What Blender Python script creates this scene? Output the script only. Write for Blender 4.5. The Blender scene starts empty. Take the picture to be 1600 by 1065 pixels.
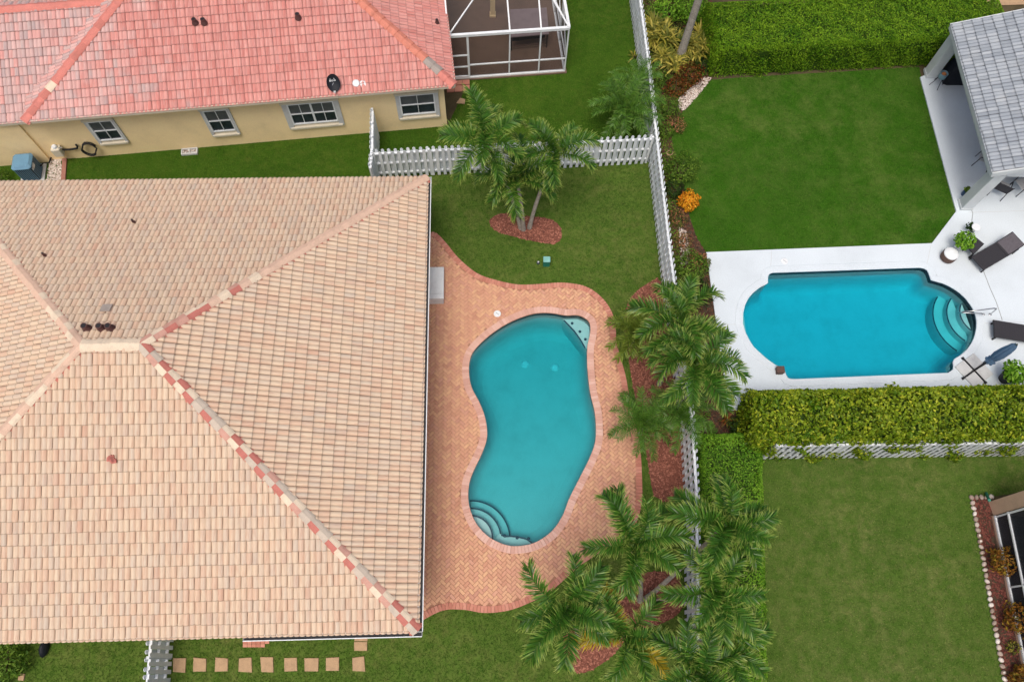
import bpy, bmesh, math, random
import numpy as np
from mathutils import Vector, Matrix
from mathutils.geometry import tessellate_polygon
rnd = random.Random(7); rng = np.random.default_rng(7)
R = math.radians
scene = bpy.context.scene
col = scene.collection
# ------------------------------------------------------------------ camera
F, H = 1200.0, 27.0            # focal length in photograph pixels (1600 wide), height in metres
_d = Vector(((779-800)/F, -(1033-532.5)/F, -1.0)).normalized()   # where the plumb line points, camera axes
_Z = -_d; _Y = Vector((0, 1, 0)); _Y = (_Y-_Z*_Y.dot(_Z)).normalized(); _X = _Y.cross(_Z)
M3 = Matrix((_X, _Y, _Z))
cam_d = bpy.data.cameras.new('camera'); cam = bpy.data.objects.new('camera', cam_d); col.objects.link(cam)
cam_d.sensor_width = 36; cam_d.lens = F/1600*36; cam_d.clip_start = .1; cam_d.clip_end = 2000
cam.matrix_world = Matrix.Translation((0, 0, H)) @ M3.to_4x4()
scene.camera = cam
# ------------------------------------------------------------------ sky, sun, exposure
SUN_EL, SUN_AZ = R(70), R(200)
w = bpy.data.worlds.new('World'); scene.world = w; w.use_nodes = True
nt = w.node_tree; bg = nt.nodes['Background']
sky = nt.nodes.new('ShaderNodeTexSky'); sky.sky_type = 'NISHITA'; sky.sun_disc = False
sky.sun_elevation = SUN_EL; sky.sun_rotation = SUN_AZ
sky.air_density = 1.0; sky.dust_density = 8.0; sky.ozone_density = 1.0
nt.links.new(sky.outputs[0], bg.inputs[0]); bg.inputs[1].default_value = .14
sd = bpy.data.lights.new('sun', 'SUN'); sd.energy = 1.2; sd.angle = R(24); sd.color = (1, .98, .955)
so = bpy.data.objects.new('sun', sd); col.objects.link(so)
so.rotation_euler = Vector((-math.sin(SUN_AZ)*math.cos(SUN_EL), -math.cos(SUN_AZ)*math.cos(SUN_EL), -math.sin(SUN_EL))).to_track_quat('-Z', 'Y').to_euler()
so.location = (0, -20, 60)
vs = scene.view_settings; vs.view_transform = 'Standard'; vs.look = 'None'; vs.exposure = -.06; vs.gamma = 1; vs.use_curve_mapping = False
scene.render.engine = 'CYCLES'
scene.cycles.max_bounces = 8; scene.cycles.transparent_max_bounces = 16
# ------------------------------------------------------------------ pixel -> place
def ray(px, py): return M3 @ Vector(((px-800)/F, -(py-532.5)/F, -1.0))
def G(px, py, z=0.0):
    v = ray(px, py); t = (z-H)/v.z
    return Vector((v.x*t, v.y*t, z))
def onplane(px, py, p, n):
    v = ray(px, py); c = Vector((0, 0, H)); t = (p-c).dot(n)/v.dot(n)
    return c+v*t
M3I = M3.transposed()
def project(p):
    c = M3I @ (Vector(p)-Vector((0, 0, H)))
    return (800+F*c.x/-c.z, 532.5-F*c.y/-c.z)
# ------------------------------------------------------------------ object helpers
def tag(o, label=None, cat=None, group=None, kind=None):
    if label: o['label'] = label
    if cat: o['category'] = cat
    if group: o['group'] = group
    if kind: o['kind'] = kind
    return o
def link(name, me, parent=None, mw=None):
    o = bpy.data.objects.new(name, me); col.objects.link(o)
    if parent: o.parent = parent
    if mw is not None: place(o, mw)
    return o
def place(o, mw):
    if o.parent: o.matrix_basis = wm(o.parent).inverted() @ mw
    else: o.matrix_basis = mw
def wm(o):
    m = o.matrix_basis.copy()
    while o.parent: o = o.parent; m = o.matrix_basis @ m
    return m
def empty(name, loc, yaw=0.0):
    o = bpy.data.objects.new(name, None); col.objects.link(o); o.empty_display_size = .2
    o.matrix_basis = Matrix.Translation(loc) @ Matrix.Rotation(yaw, 4, 'Z')
    return o
def frame(o, x, y, z):
    m = Matrix((x, y, z)).transposed().to_4x4(); m.translation = o; return m
class MB:
    """mesh builder in world coordinates unless a matrix is given"""
    def __init__(s): s.v = []; s.f = []; s.m = []; s.sm = []
    def add(s, vs, fs, mi=0, smooth=False, M=None):
        b = len(s.v)
        s.v += [tuple(M @ Vector(v)) if M else tuple(v) for v in vs]
        for f in fs: s.f.append(tuple(b+i for i in f)); s.m.append(mi); s.sm.append(smooth)
    def box(s, c, d, M=None, mi=0, taper=1.0):
        x, y, z = (k/2 for k in d); t = taper; cx, cy, cz = c
        vs = [(cx+a*x*(t if k > 0 else 1), cy+b*y*(t if k > 0 else 1), cz+k*z) for k in (-1, 1) for a, b in ((-1, -1), (1, -1), (1, 1), (-1, 1))]
        s.add(vs, [(3, 2, 1, 0), (4, 5, 6, 7), (0, 1, 5, 4), (1, 2, 6, 5), (2, 3, 7, 6), (3, 0, 4, 7)], mi, False, M)
    def bbox(s, c, d, b=.01, M=None, mi=0):
        """box with chamfered top and vertical edges"""
        x, y, z = (k/2 for k in d); cx, cy, cz = c
        def ring(ix, zz): return [(cx+p, cy+q, cz+zz) for p, q in ((-x+ix+b, -y+ix), (x-ix-b, -y+ix), (x-ix, -y+ix+b), (x-ix, y-ix-b), (x-ix-b, y-ix), (-x+ix+b, y-ix), (-x+ix, y-ix-b), (-x+ix, -y+ix+b))]
        vs = ring(0, -z)+ring(0, z-b)+ring(b, z); fs = [tuple(range(7, -1, -1)), tuple(range(16, 24))]
        for r in (0, 8): fs += [(r+i, r+(i+1) % 8, r+8+(i+1) % 8, r+8+i) for i in range(8)]
        s.add(vs, fs, mi, False, M)
    def tube(s, pts, r, n=6, mi=0, M=None, cap=True):
        pts = [Vector(p) for p in pts]; rr = r if isinstance(r, (list, tuple)) else [r]*len(pts)
        vs = []; fs = []; ref = None
        for i, p in enumerate(pts):
            t = (pts[min(i+1, len(pts)-1)]-pts[max(i-1, 0)]).normalized()
            if ref is None: ref = t.orthogonal().normalized()
            a = (ref-t*ref.dot(t)).normalized(); ref = a; b = t.cross(a)
            vs += [p+(a*math.cos(k*2*math.pi/n)+b*math.sin(k*2*math.pi/n))*rr[i] for k in range(n)]
        for i in range(len(pts)-1): fs += [(i*n+k, i*n+(k+1) % n, (i+1)*n+(k+1) % n, (i+1)*n+k) for k in range(n)]
        s.add(vs, fs, mi, True, M)
        if cap: s.add(vs[:n][::-1], [tuple(range(n))], mi, False, M); s.add(vs[-n:], [tuple(range(n))], mi, False, M)
    def bar(s, a, b, wd, ht, mi=0, up=Vector((0, 0, 1))):
        a = Vector(a); b = Vector(b); d = (b-a); L = d.length; d.normalize()
        y = up.cross(d)
        if y.length < 1e-4: y = Vector((0, 1, 0))
        y.normalize(); z = d.cross(y)
        s.box((L/2, 0, 0), (L, wd, ht), frame(a, d, y, z), mi)
    def lathe(s, prof, n=20, M=None, mi=0, smooth=True):
        vs = []; fs = []
        for r, z in prof: vs += [(r*math.cos(k*2*math.pi/n), r*math.sin(k*2*math.pi/n), z) for k in range(n)]
        for i in range(len(prof)-1): fs += [(i*n+k, i*n+(k+1) % n, (i+1)*n+(k+1) % n, (i+1)*n+k) for k in range(n)]
        s.add(vs, fs, mi, smooth, M)
        s.add(vs[-n:], [tuple(range(n))], mi, False, M); s.add(vs[:n][::-1], [tuple(range(n))], mi, False, M)
    def prism(s, poly, z0, z1, mi=0):
        n = len(poly); vs = [(p[0], p[1], z0) for p in poly]+[(p[0], p[1], z1) for p in poly]
        s.add(vs, [tuple(range(n-1, -1, -1)), tuple(range(n, 2*n))]+[(i, (i+1) % n, n+(i+1) % n, n+i) for i in range(n)], mi)
    def build(s, name, mats, parent=None, O=None):
        """O: world matrix of the object's own origin"""
        me = bpy.data.meshes.new(name)
        if O is None: O = wm(parent) if parent else Matrix.Identity(4)
        I = O.inverted(); me.from_pydata([tuple(I @ Vector(v)) for v in s.v], [], s.f)
        for m in (mats if isinstance(mats, (list, tuple)) else [mats]): me.materials.append(m)
        me.polygons.foreach_set('material_index', s.m); me.polygons.foreach_set('use_smooth', s.sm); me.update()
        o = link(name, me, parent); place(o, O)
        return o
def npmesh(name, V, Fc, mats, uv=None, smooth=False):
    me = bpy.data.meshes.new(name); V = np.asarray(V, dtype=np.float32); Fc = np.asarray(Fc, dtype=np.int32)
    k = Fc.shape[1]; nf = len(Fc)
    me.vertices.add(len(V)); me.vertices.foreach_set('co', V.ravel())
    me.loops.add(nf*k); me.loops.foreach_set('vertex_index', Fc.ravel())
    me.polygons.add(nf); me.polygons.foreach_set('loop_start', np.arange(0, nf*k, k, dtype=np.int32))
    me.polygons.foreach_set('loop_total', np.full(nf, k, dtype=np.int32))
    if uv is not None:
        l = me.uv_layers.new(name='UVMap'); l.data.foreach_set('uv', np.asarray(uv, dtype=np.float32)[Fc.ravel()].ravel())
    me.update(calc_edges=True); me.validate()
    for m in (mats if isinstance(mats, (list, tuple)) else [mats]): me.materials.append(m)
    if smooth: me.polygons.foreach_set('use_smooth', np.ones(nf, dtype=bool))
    return me
# ------------------------------------------------------------------ materials
def lin(c): return tuple(((x/255)/12.92 if x/255 <= .04045 else ((x/255+.055)/1.055)**2.4) for x in c)+(1,)
class N:
    def __init__(s, name):
        s.mat = bpy.data.materials.new(name); s.mat.use_nodes = True; s.t = s.mat.node_tree
        s.b = s.t.nodes['Principled BSDF']; s.out = s.t.nodes['Material Output']
    def n(s, typ, **kw):
        nd = s.t.nodes.new(typ)
        for k, v in kw.items():
            if k.startswith('i_'): nd.inputs[k[2:].replace('_', ' ')].default_value = v
            else: setattr(nd, k, v)
        return nd
    def l(s, a, b): s.t.links.new(a, b)
    def ramp(s, fac, stops, interp='LINEAR'):
        r = s.n('ShaderNodeValToRGB'); r.color_ramp.interpolation = interp; e = r.color_ramp.elements
        while len(e) < len(stops): e.new(.5)
        for el, (p, c) in zip(e, stops): el.position = p; el.color = lin(c)
        s.l(fac, r.inputs[0]); return r.outputs[0]
    def math(s, op, a, b=None):
        m = s.n('ShaderNodeMath', operation=op)
        for i, x in enumerate((a, b)):
            if x is None: continue
            if isinstance(x, (int, float)): m.inputs[i].default_value = x
            else: s.l(x, m.inputs[i])
        return m.outputs[0]
    def mix(s, f, a, b, typ='MIX'):
        m = s.n('ShaderNodeMix', data_type='RGBA', blend_type=typ)
        for k, x in ((0, f), (6, a), (7, b)):
            if isinstance(x, (int, float)): m.inputs[k].default_value = x
            elif isinstance(x, tuple): m.inputs[k].default_value = x
            else: s.l(x, m.inputs[k])
        return m.outputs[2]
    def noise(s, scale, vec=None, detail=4, rough=.6, dist=0):
        nd = s.n('ShaderNodeTexNoise'); nd.inputs['Scale'].default_value = scale; nd.inputs['Detail'].default_value = detail
        nd.inputs['Roughness'].default_value = rough; nd.inputs['Distortion'].default_value = dist
        if vec is None: vec = s.pos()
        s.l(vec, nd.inputs['Vector']); return nd.outputs['Fac']
    def pos(s): return s.n('ShaderNodeNewGeometry').outputs['Position']
    def rand(s):
        g = s.n('ShaderNodeNewGeometry'); o = s.n('ShaderNodeObjectInfo')
        return s.math('FRACT', s.math('ADD', g.outputs['Random Per Island'], o.outputs['Random']))
    def bump(s, h, strength=.3, dist=.01):
        b = s.n('ShaderNodeBump'); b.inputs['Strength'].default_value = strength; b.inputs['Distance'].default_value = dist
        s.l(h, b.inputs['Height']); s.l(b.outputs[0], s.b.inputs['Normal'])
    def fin(s, color, rough=.7, spec=.3, metal=0):
        if isinstance(color, tuple): s.b.inputs['Base Color'].default_value = color
        else: s.l(color, s.b.inputs['Base Color'])
        s.b.inputs['Roughness'].default_value = rough; s.b.inputs['Specular IOR Level'].default_value = spec
        s.b.inputs['Metallic'].default_value = metal; return s.mat
def plain(name, c, rough=.6, var=.12, scale=6, spec=.3, metal=0, bump=0, fine=60):
    """one colour with blotches, fine speckle and light relief"""
    m = N(name); n1 = m.noise(scale); n2 = m.noise(fine, detail=2)
    d = tuple(x*(1-var*2) for x in c); u = tuple(min(255, x*(1+var)) for x in c)
    cc = m.ramp(n1, [(.25, d), (.5, c), (.8, u)])
    cc = m.mix(.5, cc, m.ramp(n2, [(.3, d), (.7, u)]))
    if bump: m.bump(n2, bump, .01)
    return m.fin(cc, rough, spec, metal)
def leafmat(name, stops, rough=.5, trans=.25, spec=.16):
    m = N(name); r = m.rand(); c = m.ramp(r, stops); c = m.mix(.35, c, m.ramp(m.noise(1.3), [(.3, stops[0][1]), (.7, stops[-1][1])]))
    m.fin(c, rough, spec)
    t = m.n('ShaderNodeBsdfTranslucent'); m.l(c, t.inputs[0])
    x = m.n('ShaderNodeMixShader'); x.inputs[0].default_value = trans
    m.l(m.b.outputs[0], x.inputs[1]); m.l(t.outputs[0], x.inputs[2]); m.l(x.outputs[0], m.out.inputs[0])
    return m.mat
def grassmat(name, dark, mid, light, dry, dryness=.5, dscale=.8):
    m = N(name); r = m.rand()
    base = m.ramp(m.noise(.35, detail=5, rough=.65), [(.3, dark), (.5, mid), (.72, light)])
    blot = m.ramp(m.noise(2.6, detail=5, rough=.7), [(.3, tuple(x*.6 for x in dark)), (.5, mid), (.72, light)])
    base = m.mix(.32, base, blot)
    base = m.mix(.42, base, m.ramp(m.noise(24, detail=3, rough=.7), [(.3, tuple(x*.4 for x in dark)), (.5, mid), (.72, tuple(min(255, x*1.25) for x in light))]))
    base = m.mix(.38, base, m.ramp(r, [(0, tuple(x*.4 for x in dark)), (.45, dark), (.7, mid), (.9, light), (1, dry)]))
    big = m.ramp(m.noise(dscale*.35, detail=3), [(.40, (0, 0, 0)), (.62, (255, 255, 255))])
    patch = m.ramp(m.noise(dscale*3, detail=8, rough=.72), [(.42, (0, 0, 0)), (.70, (255, 255, 255))])
    k = m.math('MULTIPLY', m.math('ADD', m.math('MULTIPLY', big, .7), .3), patch)
    k = m.math('MULTIPLY', k, m.math('ADD', m.math('MULTIPLY', r, .7), .5))
    base = m.mix(m.math('MINIMUM', m.math('MULTIPLY', k, dryness), 1.0), base, lin(dry))
    return m.fin(base, .9, .04)
def tilemat(name, stops, streak, sf=.35, weather=(150, 135, 120), wf=.25, patch=None, lap=.42):
    m = N(name); uv = m.n('ShaderNodeUVMap').outputs[0]; sx = m.n('ShaderNodeSeparateXYZ'); m.l(uv, sx.inputs[0])
    r = m.rand(); b = m.math('FLOOR', m.math('MULTIPLY', sx.outputs[0], 1.999))
    cv = m.n('ShaderNodeCombineXYZ'); m.l(b, cv.inputs[0]); m.l(m.math('MULTIPLY', r, 913.7), cv.inputs[1])
    wn = m.n('ShaderNodeTexWhiteNoise', noise_dimensions='2D'); m.l(cv.outputs[0], wn.inputs['Vector'])
    c = m.ramp(wn.outputs['Value'], stops)
    if patch:
        sp_ = m.n('ShaderNodeSeparateXYZ'); m.l(m.pos(), sp_.inputs[0])
        pm = m.math('ADD', m.math('MULTIPLY', m.math('SUBTRACT', patch[1], sp_.outputs[0]), .35), m.math('MULTIPLY', m.math('SUBTRACT', m.noise(.9, detail=3), .5), 3.0))
        pm = m.math('MINIMUM', m.math('MAXIMUM', m.math('ADD', pm, m.math('MULTIPLY', m.math('SUBTRACT', r, .5), 1.2)), 0.0), 1.0)
        c = m.mix(pm, c, m.ramp(wn.outputs['Value'], patch[0]))
    sv = m.n('ShaderNodeCombineXYZ'); m.l(m.math('ADD', m.math('MULTIPLY', sx.outputs[0], 9), m.math('MULTIPLY', r, 77)), sv.inputs[0])
    m.l(m.math('MULTIPLY', sx.outputs[1], .8), sv.inputs[1]); m.l(m.math('MULTIPLY', r, 31), sv.inputs[2])
    s1 = m.noise(1.0, sv.outputs[0], 3)
    c = m.mix(m.math('MULTIPLY', m.ramp(s1, [(.45, (0, 0, 0)), (.75, (255, 255, 255))]), sf), c, lin(streak))
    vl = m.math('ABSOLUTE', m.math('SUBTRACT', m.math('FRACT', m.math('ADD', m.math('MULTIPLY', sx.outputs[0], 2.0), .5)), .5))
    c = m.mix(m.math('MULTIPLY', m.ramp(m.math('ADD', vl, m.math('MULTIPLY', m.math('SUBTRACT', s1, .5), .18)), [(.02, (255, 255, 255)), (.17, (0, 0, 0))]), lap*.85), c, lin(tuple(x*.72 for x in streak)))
    grime_shade = m.ramp(m.math('ADD', sx.outputs[1], m.math('MULTIPLY', m.math('SUBTRACT', s1, .5), .05)), [(.035, (255, 255, 255)), (.085, (0, 0, 0))])  # course-lap shadow and grime painted together as a dark band on the lower edge
    c = m.mix(m.math('MULTIPLY', grime_shade, lap), c, lin(tuple(x*.42 for x in streak)))
    w1 = m.ramp(m.noise(1.1, detail=6, rough=.7), [(.5, (0, 0, 0)), (.8, (255, 255, 255))])
    c = m.mix(m.math('MULTIPLY', w1, wf), c, lin(weather))
    m.bump(m.noise(60, detail=2), .12, .01)
    return m.fin(c, .75, .25)
def randmat(name, stops, rough=.75, spec=.25, fine=25, bump=.15, interp='LINEAR'):
    m = N(name); c = m.ramp(m.rand(), stops, interp); n2 = m.noise(fine, detail=4)
    c = m.mix(m.math('MULTIPLY', n2, .3), c, lin(tuple(x*.7 for x in stops[0][1])))
    if bump: m.bump(n2, bump, .01)
    return m.fin(c, rough, spec)
MT = {}
MT['grass_ours'] = grassmat('grass_ours', (44, 73, 22), (65, 96, 32), (87, 111, 44), (130, 124, 76), .42, .8)
MT['grass_north'] = grassmat('grass_north', (44, 76, 18), (64, 100, 26), (90, 118, 38), (118, 118, 58), .35, .9)
MT['grass_east'] = grassmat('grass_east', (40, 80, 15), (56, 98, 23), (78, 114, 35), (122, 130, 72), .5, .3)
MT['grass_south'] = grassmat('grass_south', (60, 92, 30), (82, 112, 42), (104, 126, 57), (154, 144, 98), .6, .8)
MT['earth'] = plain('earth', (84, 74, 52), .9, .25, 2, bump=.3)
MT['mulch'] = randmat('mulch', [(0, (98, 58, 48)), (.5, (142, 88, 72)), (1, (180, 122, 102))], .9)
MT['mulch_dark'] = randmat('mulch_dark', [(0, (58, 36, 28)), (.5, (92, 58, 44)), (1, (120, 84, 64))], .9)
MT['mulch_deep'] = randmat('mulch_deep', [(0, (66, 34, 30)), (.5, (104, 56, 48)), (1, (136, 82, 70))], .9)
MT['mulch_bed'] = plain('mulch_bed', (122, 76, 62), .95, .25, 9, bump=.5)
MT['soil_bed'] = plain('soil_bed', (72, 60, 46), .95, .25, 6, bump=.5)
MT['gravel'] = randmat('gravel', [(0, (150, 130, 116)), (.5, (205, 190, 178)), (1, (240, 232, 224))], .8)
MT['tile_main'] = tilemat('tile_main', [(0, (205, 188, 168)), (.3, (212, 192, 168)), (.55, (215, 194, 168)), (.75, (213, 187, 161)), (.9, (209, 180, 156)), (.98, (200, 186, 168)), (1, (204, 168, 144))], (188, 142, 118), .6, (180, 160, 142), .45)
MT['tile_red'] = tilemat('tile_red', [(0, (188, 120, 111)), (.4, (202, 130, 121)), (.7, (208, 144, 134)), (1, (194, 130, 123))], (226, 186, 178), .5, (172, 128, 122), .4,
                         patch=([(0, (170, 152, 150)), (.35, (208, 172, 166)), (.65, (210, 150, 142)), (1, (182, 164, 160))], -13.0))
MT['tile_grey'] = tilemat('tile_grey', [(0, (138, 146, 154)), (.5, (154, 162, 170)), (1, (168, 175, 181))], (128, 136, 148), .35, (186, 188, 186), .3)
MT['mortar'] = plain('mortar', (190, 120, 106), .9, .12, 5, bump=.3)
for k, c in (('cream', (222, 204, 180)), ('ash', (194, 180, 164)), ('rose', (198, 152, 136)), ('red', (188, 116, 104)), ('peach', (212, 180, 158))):
    MT['cap_'+k] = plain('cap_'+k, c, .75, .08, 4, bump=.12)
MT['cap_salmon'] = plain('cap_salmon', (206, 128, 116), .75, .1, 4); MT['cap_orange'] = plain('cap_orange', (206, 130, 110), .75, .1, 4)
MT['cap_grey'] = plain('cap_grey', (160, 150, 142), .75, .1, 4)
MT['underlay'] = plain('underlay', (110, 84, 72), .9)
MT['stucco_ours'] = plain('stucco_ours', (222, 204, 172), .85, .05, 2, bump=.3)
MT['stucco_yellow'] = plain('stucco_yellow', (250, 223, 174), .85, .05, 1.2, bump=.35, fine=45)
MT['stucco_grey'] = plain('stucco_grey', (206, 212, 214), .85, .04, 2, bump=.2)
MT['stucco_tan'] = plain('stucco_tan', (196, 166, 142), .85, .06, 2, bump=.3)
MT['trim'] = plain('trim', (214, 206, 186), .6, .06, 3)
MT['white'] = plain('white', (226, 230, 232), .5, .05, 3)
MT['fence'] = randmat('fence', [(0, (216, 223, 227)), (.5, (230, 236, 240)), (1, (240, 244, 246))], .6, .3, 9, .1)
MT['dark'] = plain('dark', (36, 36, 40), .6, .2, 5)
MT['gutter_debris'] = plain('gutter_debris', (62, 62, 64), .9, .3, 6, bump=.4)
MT['paver'] = randmat('paver', [(0, (204, 150, 124)), (.2, (218, 168, 136)), (.45, (214, 160, 134)), (.68, (220, 172, 138)), (.85, (226, 180, 142)), (.94, (216, 164, 140)), (1, (200, 148, 126))], .85, .2, 30, .25)
MT['paver_red'] = randmat('paver_red', [(0, (188, 124, 106)), (.5, (202, 138, 118)), (1, (212, 152, 132))], .85, .2, 30, .25)
MT['coping'] = randmat('coping', [(0, (206, 160, 144)), (.5, (218, 174, 158)), (1, (226, 188, 174))], .8, .25, 30, .2)
MT['sand'] = plain('sand', (172, 128, 104), .95, .15, 8)
MT['deck'] = plain('deck', (208, 218, 224), .8, .05, .45, bump=.25, fine=35)
MT['deck_brown'] = plain('deck_brown', (120, 98, 84), .85, .1, 1.5)
MT['plaster'] = plain('plaster', (190, 206, 206), .8, .05, 1.2)
MT['plaster_blue'] = plain('plaster_blue', (182, 210, 216), .8, .05, 1.2)
MT['pool_tile'] = plain('pool_tile', (46, 66, 84), .3, .2, 12)
MT['step_edge'] = plain('step_edge', (30, 62, 82), .4, .1, 9)
MT['stone'] = plain('stone', (180, 150, 118), .9, .1, 5, bump=.35)
MT['curb'] = plain('curb', (160, 112, 98), .9, .12, 5)
MT['copper'] = plain('copper', (198, 130, 92), .45, .1, 5, metal=.4)
MT['steel'] = plain('steel', (190, 192, 194), .25, .04, 5, metal=.9)
MT['wicker'] = plain('wicker', (54, 53, 58), .7, .2, 30, bump=.6, fine=90)
MT['cushion_grey'] = plain('cushion_grey', (92, 88, 94), .8, .1, 12)
MT['umbrella'] = plain('umbrella', (92, 122, 152), .75, .12, 5)
MT['slab'] = plain('slab', (196, 198, 198), .8, .06, 6)
MT['ac_blue'] = plain('ac_blue', (104, 146, 172), .5, .06, 3)
MT['ac_dark'] = plain('ac_dark', (66, 74, 82), .6, .12, 8)
MT['green_box'] = plain('green_box', (40, 122, 104), .5, .1, 6); MT['green_lid'] = plain('green_lid', (128, 184, 176), .5, .08, 6)
MT['black_cover'] = plain('black_cover', (24, 28, 36), .6, .25, 4)
MT['table_top'] = plain('table_top', (150, 134, 136), .6, .1, 2.5)
MT['wood'] = plain('wood', (96, 74, 66), .7, .15, 9)
MT['pot_teal'] = plain('pot_teal', (120, 152, 164), .5); MT['pot_blue'] = plain('pot_blue', (60, 92, 132), .5); MT['terracotta'] = plain('terracotta', (204, 130, 80), .8)
MT['bark'] = plain('bark', (158, 152, 142), .9, .18, 5, bump=.5, fine=25)
MT['stem'] = plain('stem', (92, 82, 58), .9, .15, 8)
MT['crownshaft'] = plain('crownshaft', (98, 128, 72), .5, .1, 5)
MT['vent_dark'] = plain('vent_dark', (86, 58, 56), .5, .2, 12)
MT['cable'] = plain('cable', (150, 152, 152), .6)
m = N('window_glass'); m.fin(m.ramp(m.noise(3), [(.3, (30, 36, 44)), (.7, (48, 56, 66))]), .12, .5); MT['glass'] = m.mat
m = N('window_screen'); m.fin(m.ramp(m.noise(3), [(.3, (70, 74, 78)), (.7, (92, 96, 98))]), .4, .4); MT['glass_up'] = m.mat
def screenmat(name, c, op):
    m = N(name); m.fin(lin(c), .6, .3); t = m.n('ShaderNodeBsdfTransparent'); x = m.n('ShaderNodeMixShader')
    # fine woven mesh: openness varies only slightly
    f = m.math('ADD', m.math('MULTIPLY', m.noise(2.5), .08), op-.04); m.l(f, x.inputs[0])
    m.l(t.outputs[0], x.inputs[1]); m.l(m.b.outputs[0], x.inputs[2]); m.l(x.outputs[0], m.out.inputs[0]); return m.mat
MT['screen'] = screenmat('screen', (52, 50, 52), .38)
MT['screen_dense'] = screenmat('screen_dense', (34, 42, 54), .8)
def watermat(name, c, dens):
    m = N(name); t = m.n('ShaderNodeBsdfTransparent'); g = m.n('ShaderNodeBsdfGlossy'); g.inputs['Roughness'].default_value = .05
    fr = m.n('ShaderNodeFresnel'); fr.inputs[0].default_value = 1.33
    h = m.noise(3.2, detail=3); b = m.n('ShaderNodeBump'); b.inputs['Strength'].default_value = .25; b.inputs['Distance'].default_value = .05
    m.l(h, b.inputs['Height']); m.l(b.outputs[0], g.inputs['Normal']); m.l(b.outputs[0], fr.inputs['Normal'])
    x = m.n('ShaderNodeMixShader'); m.l(fr.outputs[0], x.inputs[0]); m.l(t.outputs[0], x.inputs[1]); m.l(g.outputs[0], x.inputs[2])
    m.l(x.outputs[0], m.out.inputs[0])
    v = m.n('ShaderNodeVolumeAbsorption'); v.inputs['Color'].default_value = c+(1,); v.inputs['Density'].default_value = dens
    m.l(v.outputs[0], m.out.inputs['Volume']); return m.mat
MT['water'] = watermat('water', (.03, .825, .868), 1.2)
MT['water_bright'] = watermat('water_bright', (.0, .88, .93), 1.6)
MT['leaf_hedge'] = leafmat('leaf_hedge', [(0, (46, 90, 10)), (.4, (80, 134, 20)), (.75, (114, 164, 28)), (1, (160, 192, 50))])
MT['leaf_clusia'] = leafmat('leaf_clusia', [(0, (34, 76, 10)), (.4, (74, 122, 20)), (.78, (124, 156, 32)), (1, (196, 200, 60))], .35)
MT['leaf_ficus'] = leafmat('leaf_ficus', [(0, (48, 96, 16)), (.5, (92, 150, 32)), (1, (150, 192, 60))])
MT['leaf_shrub'] = leafmat('leaf_shrub', [(0, (40, 72, 16)), (.5, (78, 120, 32)), (1, (136, 164, 62))])
MT['leaf_dark'] = leafmat('leaf_dark', [(0, (18, 40, 14)), (.5, (36, 66, 22)), (1, (70, 96, 36))])
MT['leaf_yellow'] = leafmat('leaf_yellow', [(0, (196, 104, 20)), (.5, (232, 156, 24)), (1, (246, 196, 60))])
MT['leaf_red'] = leafmat('leaf_red', [(0, (56, 24, 16)), (.35, (108, 44, 24)), (.6, (164, 80, 40)), (.8, (62, 70, 26)), (1, (120, 108, 44))])
MT['leaf_croton'] = leafmat('leaf_croton', [(0, (54, 32, 16)), (.35, (112, 60, 22)), (.65, (166, 104, 34)), (.85, (92, 104, 34)), (1, (196, 160, 60))])
MT['leaf_flower'] = leafmat('leaf_flower', [(0, (40, 70, 24)), (.6, (88, 116, 44)), (.78, (196, 120, 84)), (1, (226, 150, 120))])
MT['strap_yellow'] = leafmat('strap_yellow', [(0, (44, 68, 18)), (.45, (92, 108, 30)), (.75, (160, 152, 50)), (1, (214, 196, 100))])
def frondmat(name, inner, mid, tip):
    m = N(name); uv = m.n('ShaderNodeUVMap').outputs[0]; sx = m.n('ShaderNodeSeparateXYZ'); m.l(uv, sx.inputs[0])
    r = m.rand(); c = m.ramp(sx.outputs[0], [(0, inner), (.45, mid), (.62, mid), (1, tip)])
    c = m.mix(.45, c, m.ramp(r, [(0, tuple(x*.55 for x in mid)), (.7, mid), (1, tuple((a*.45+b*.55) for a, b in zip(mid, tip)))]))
    m.fin(c, .34, .28); t = m.n('ShaderNodeBsdfTranslucent'); m.l(c, t.inputs[0]); x = m.n('ShaderNodeMixShader'); x.inputs[0].default_value = .22
    m.l(m.b.outputs[0], x.inputs[1]); m.l(t.outputs[0], x.inputs[2]); m.l(x.outputs[0], m.out.inputs[0]); return m.mat
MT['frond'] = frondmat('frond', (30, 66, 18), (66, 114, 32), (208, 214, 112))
MT['frond_yellow'] = frondmat('frond_yellow', (120, 124, 30), (186, 164, 40), (226, 190, 80))
MT['frond_fine'] = frondmat('frond_fine', (56, 94, 26), (84, 128, 42), (146, 172, 78))
MT['frond_lime'] = frondmat('frond_lime', (80, 110, 30), (118, 140, 46), (160, 170, 80))
# ------------------------------------------------------------------ polygons
def smooth_closed(pts, step):
    """Catmull-Rom through a closed list, resampled to even steps"""
    P = [Vector((p[0], p[1], 0)) for p in pts]; n = len(P); out = []
    for i in range(n):
        a, b, c, d = P[i-1], P[i], P[(i+1) % n], P[(i+2) % n]
        for k in range(12):
            t = k/12
            out.append(.5*((2*b)+(c-a)*t+(2*a-5*b+4*c-d)*t*t+(3*b-a-3*c+d)*t**3))
    return resample(out, step, True)
def resample(P, step, closed):
    Q = list(P)+([P[0]] if closed else []); L = [0]
    for a, b in zip(Q, Q[1:]): L.append(L[-1]+(b-a).length)
    n = max(3, round(L[-1]/step)); out = []; j = 0
    for i in range(n if closed else n+1):
        s = L[-1]*i/n
        while j < len(L)-2 and L[j+1] < s: j += 1
        t = (s-L[j])/max(1e-9, L[j+1]-L[j]); out.append(Q[j].lerp(Q[j+1], t))
    return out
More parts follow.
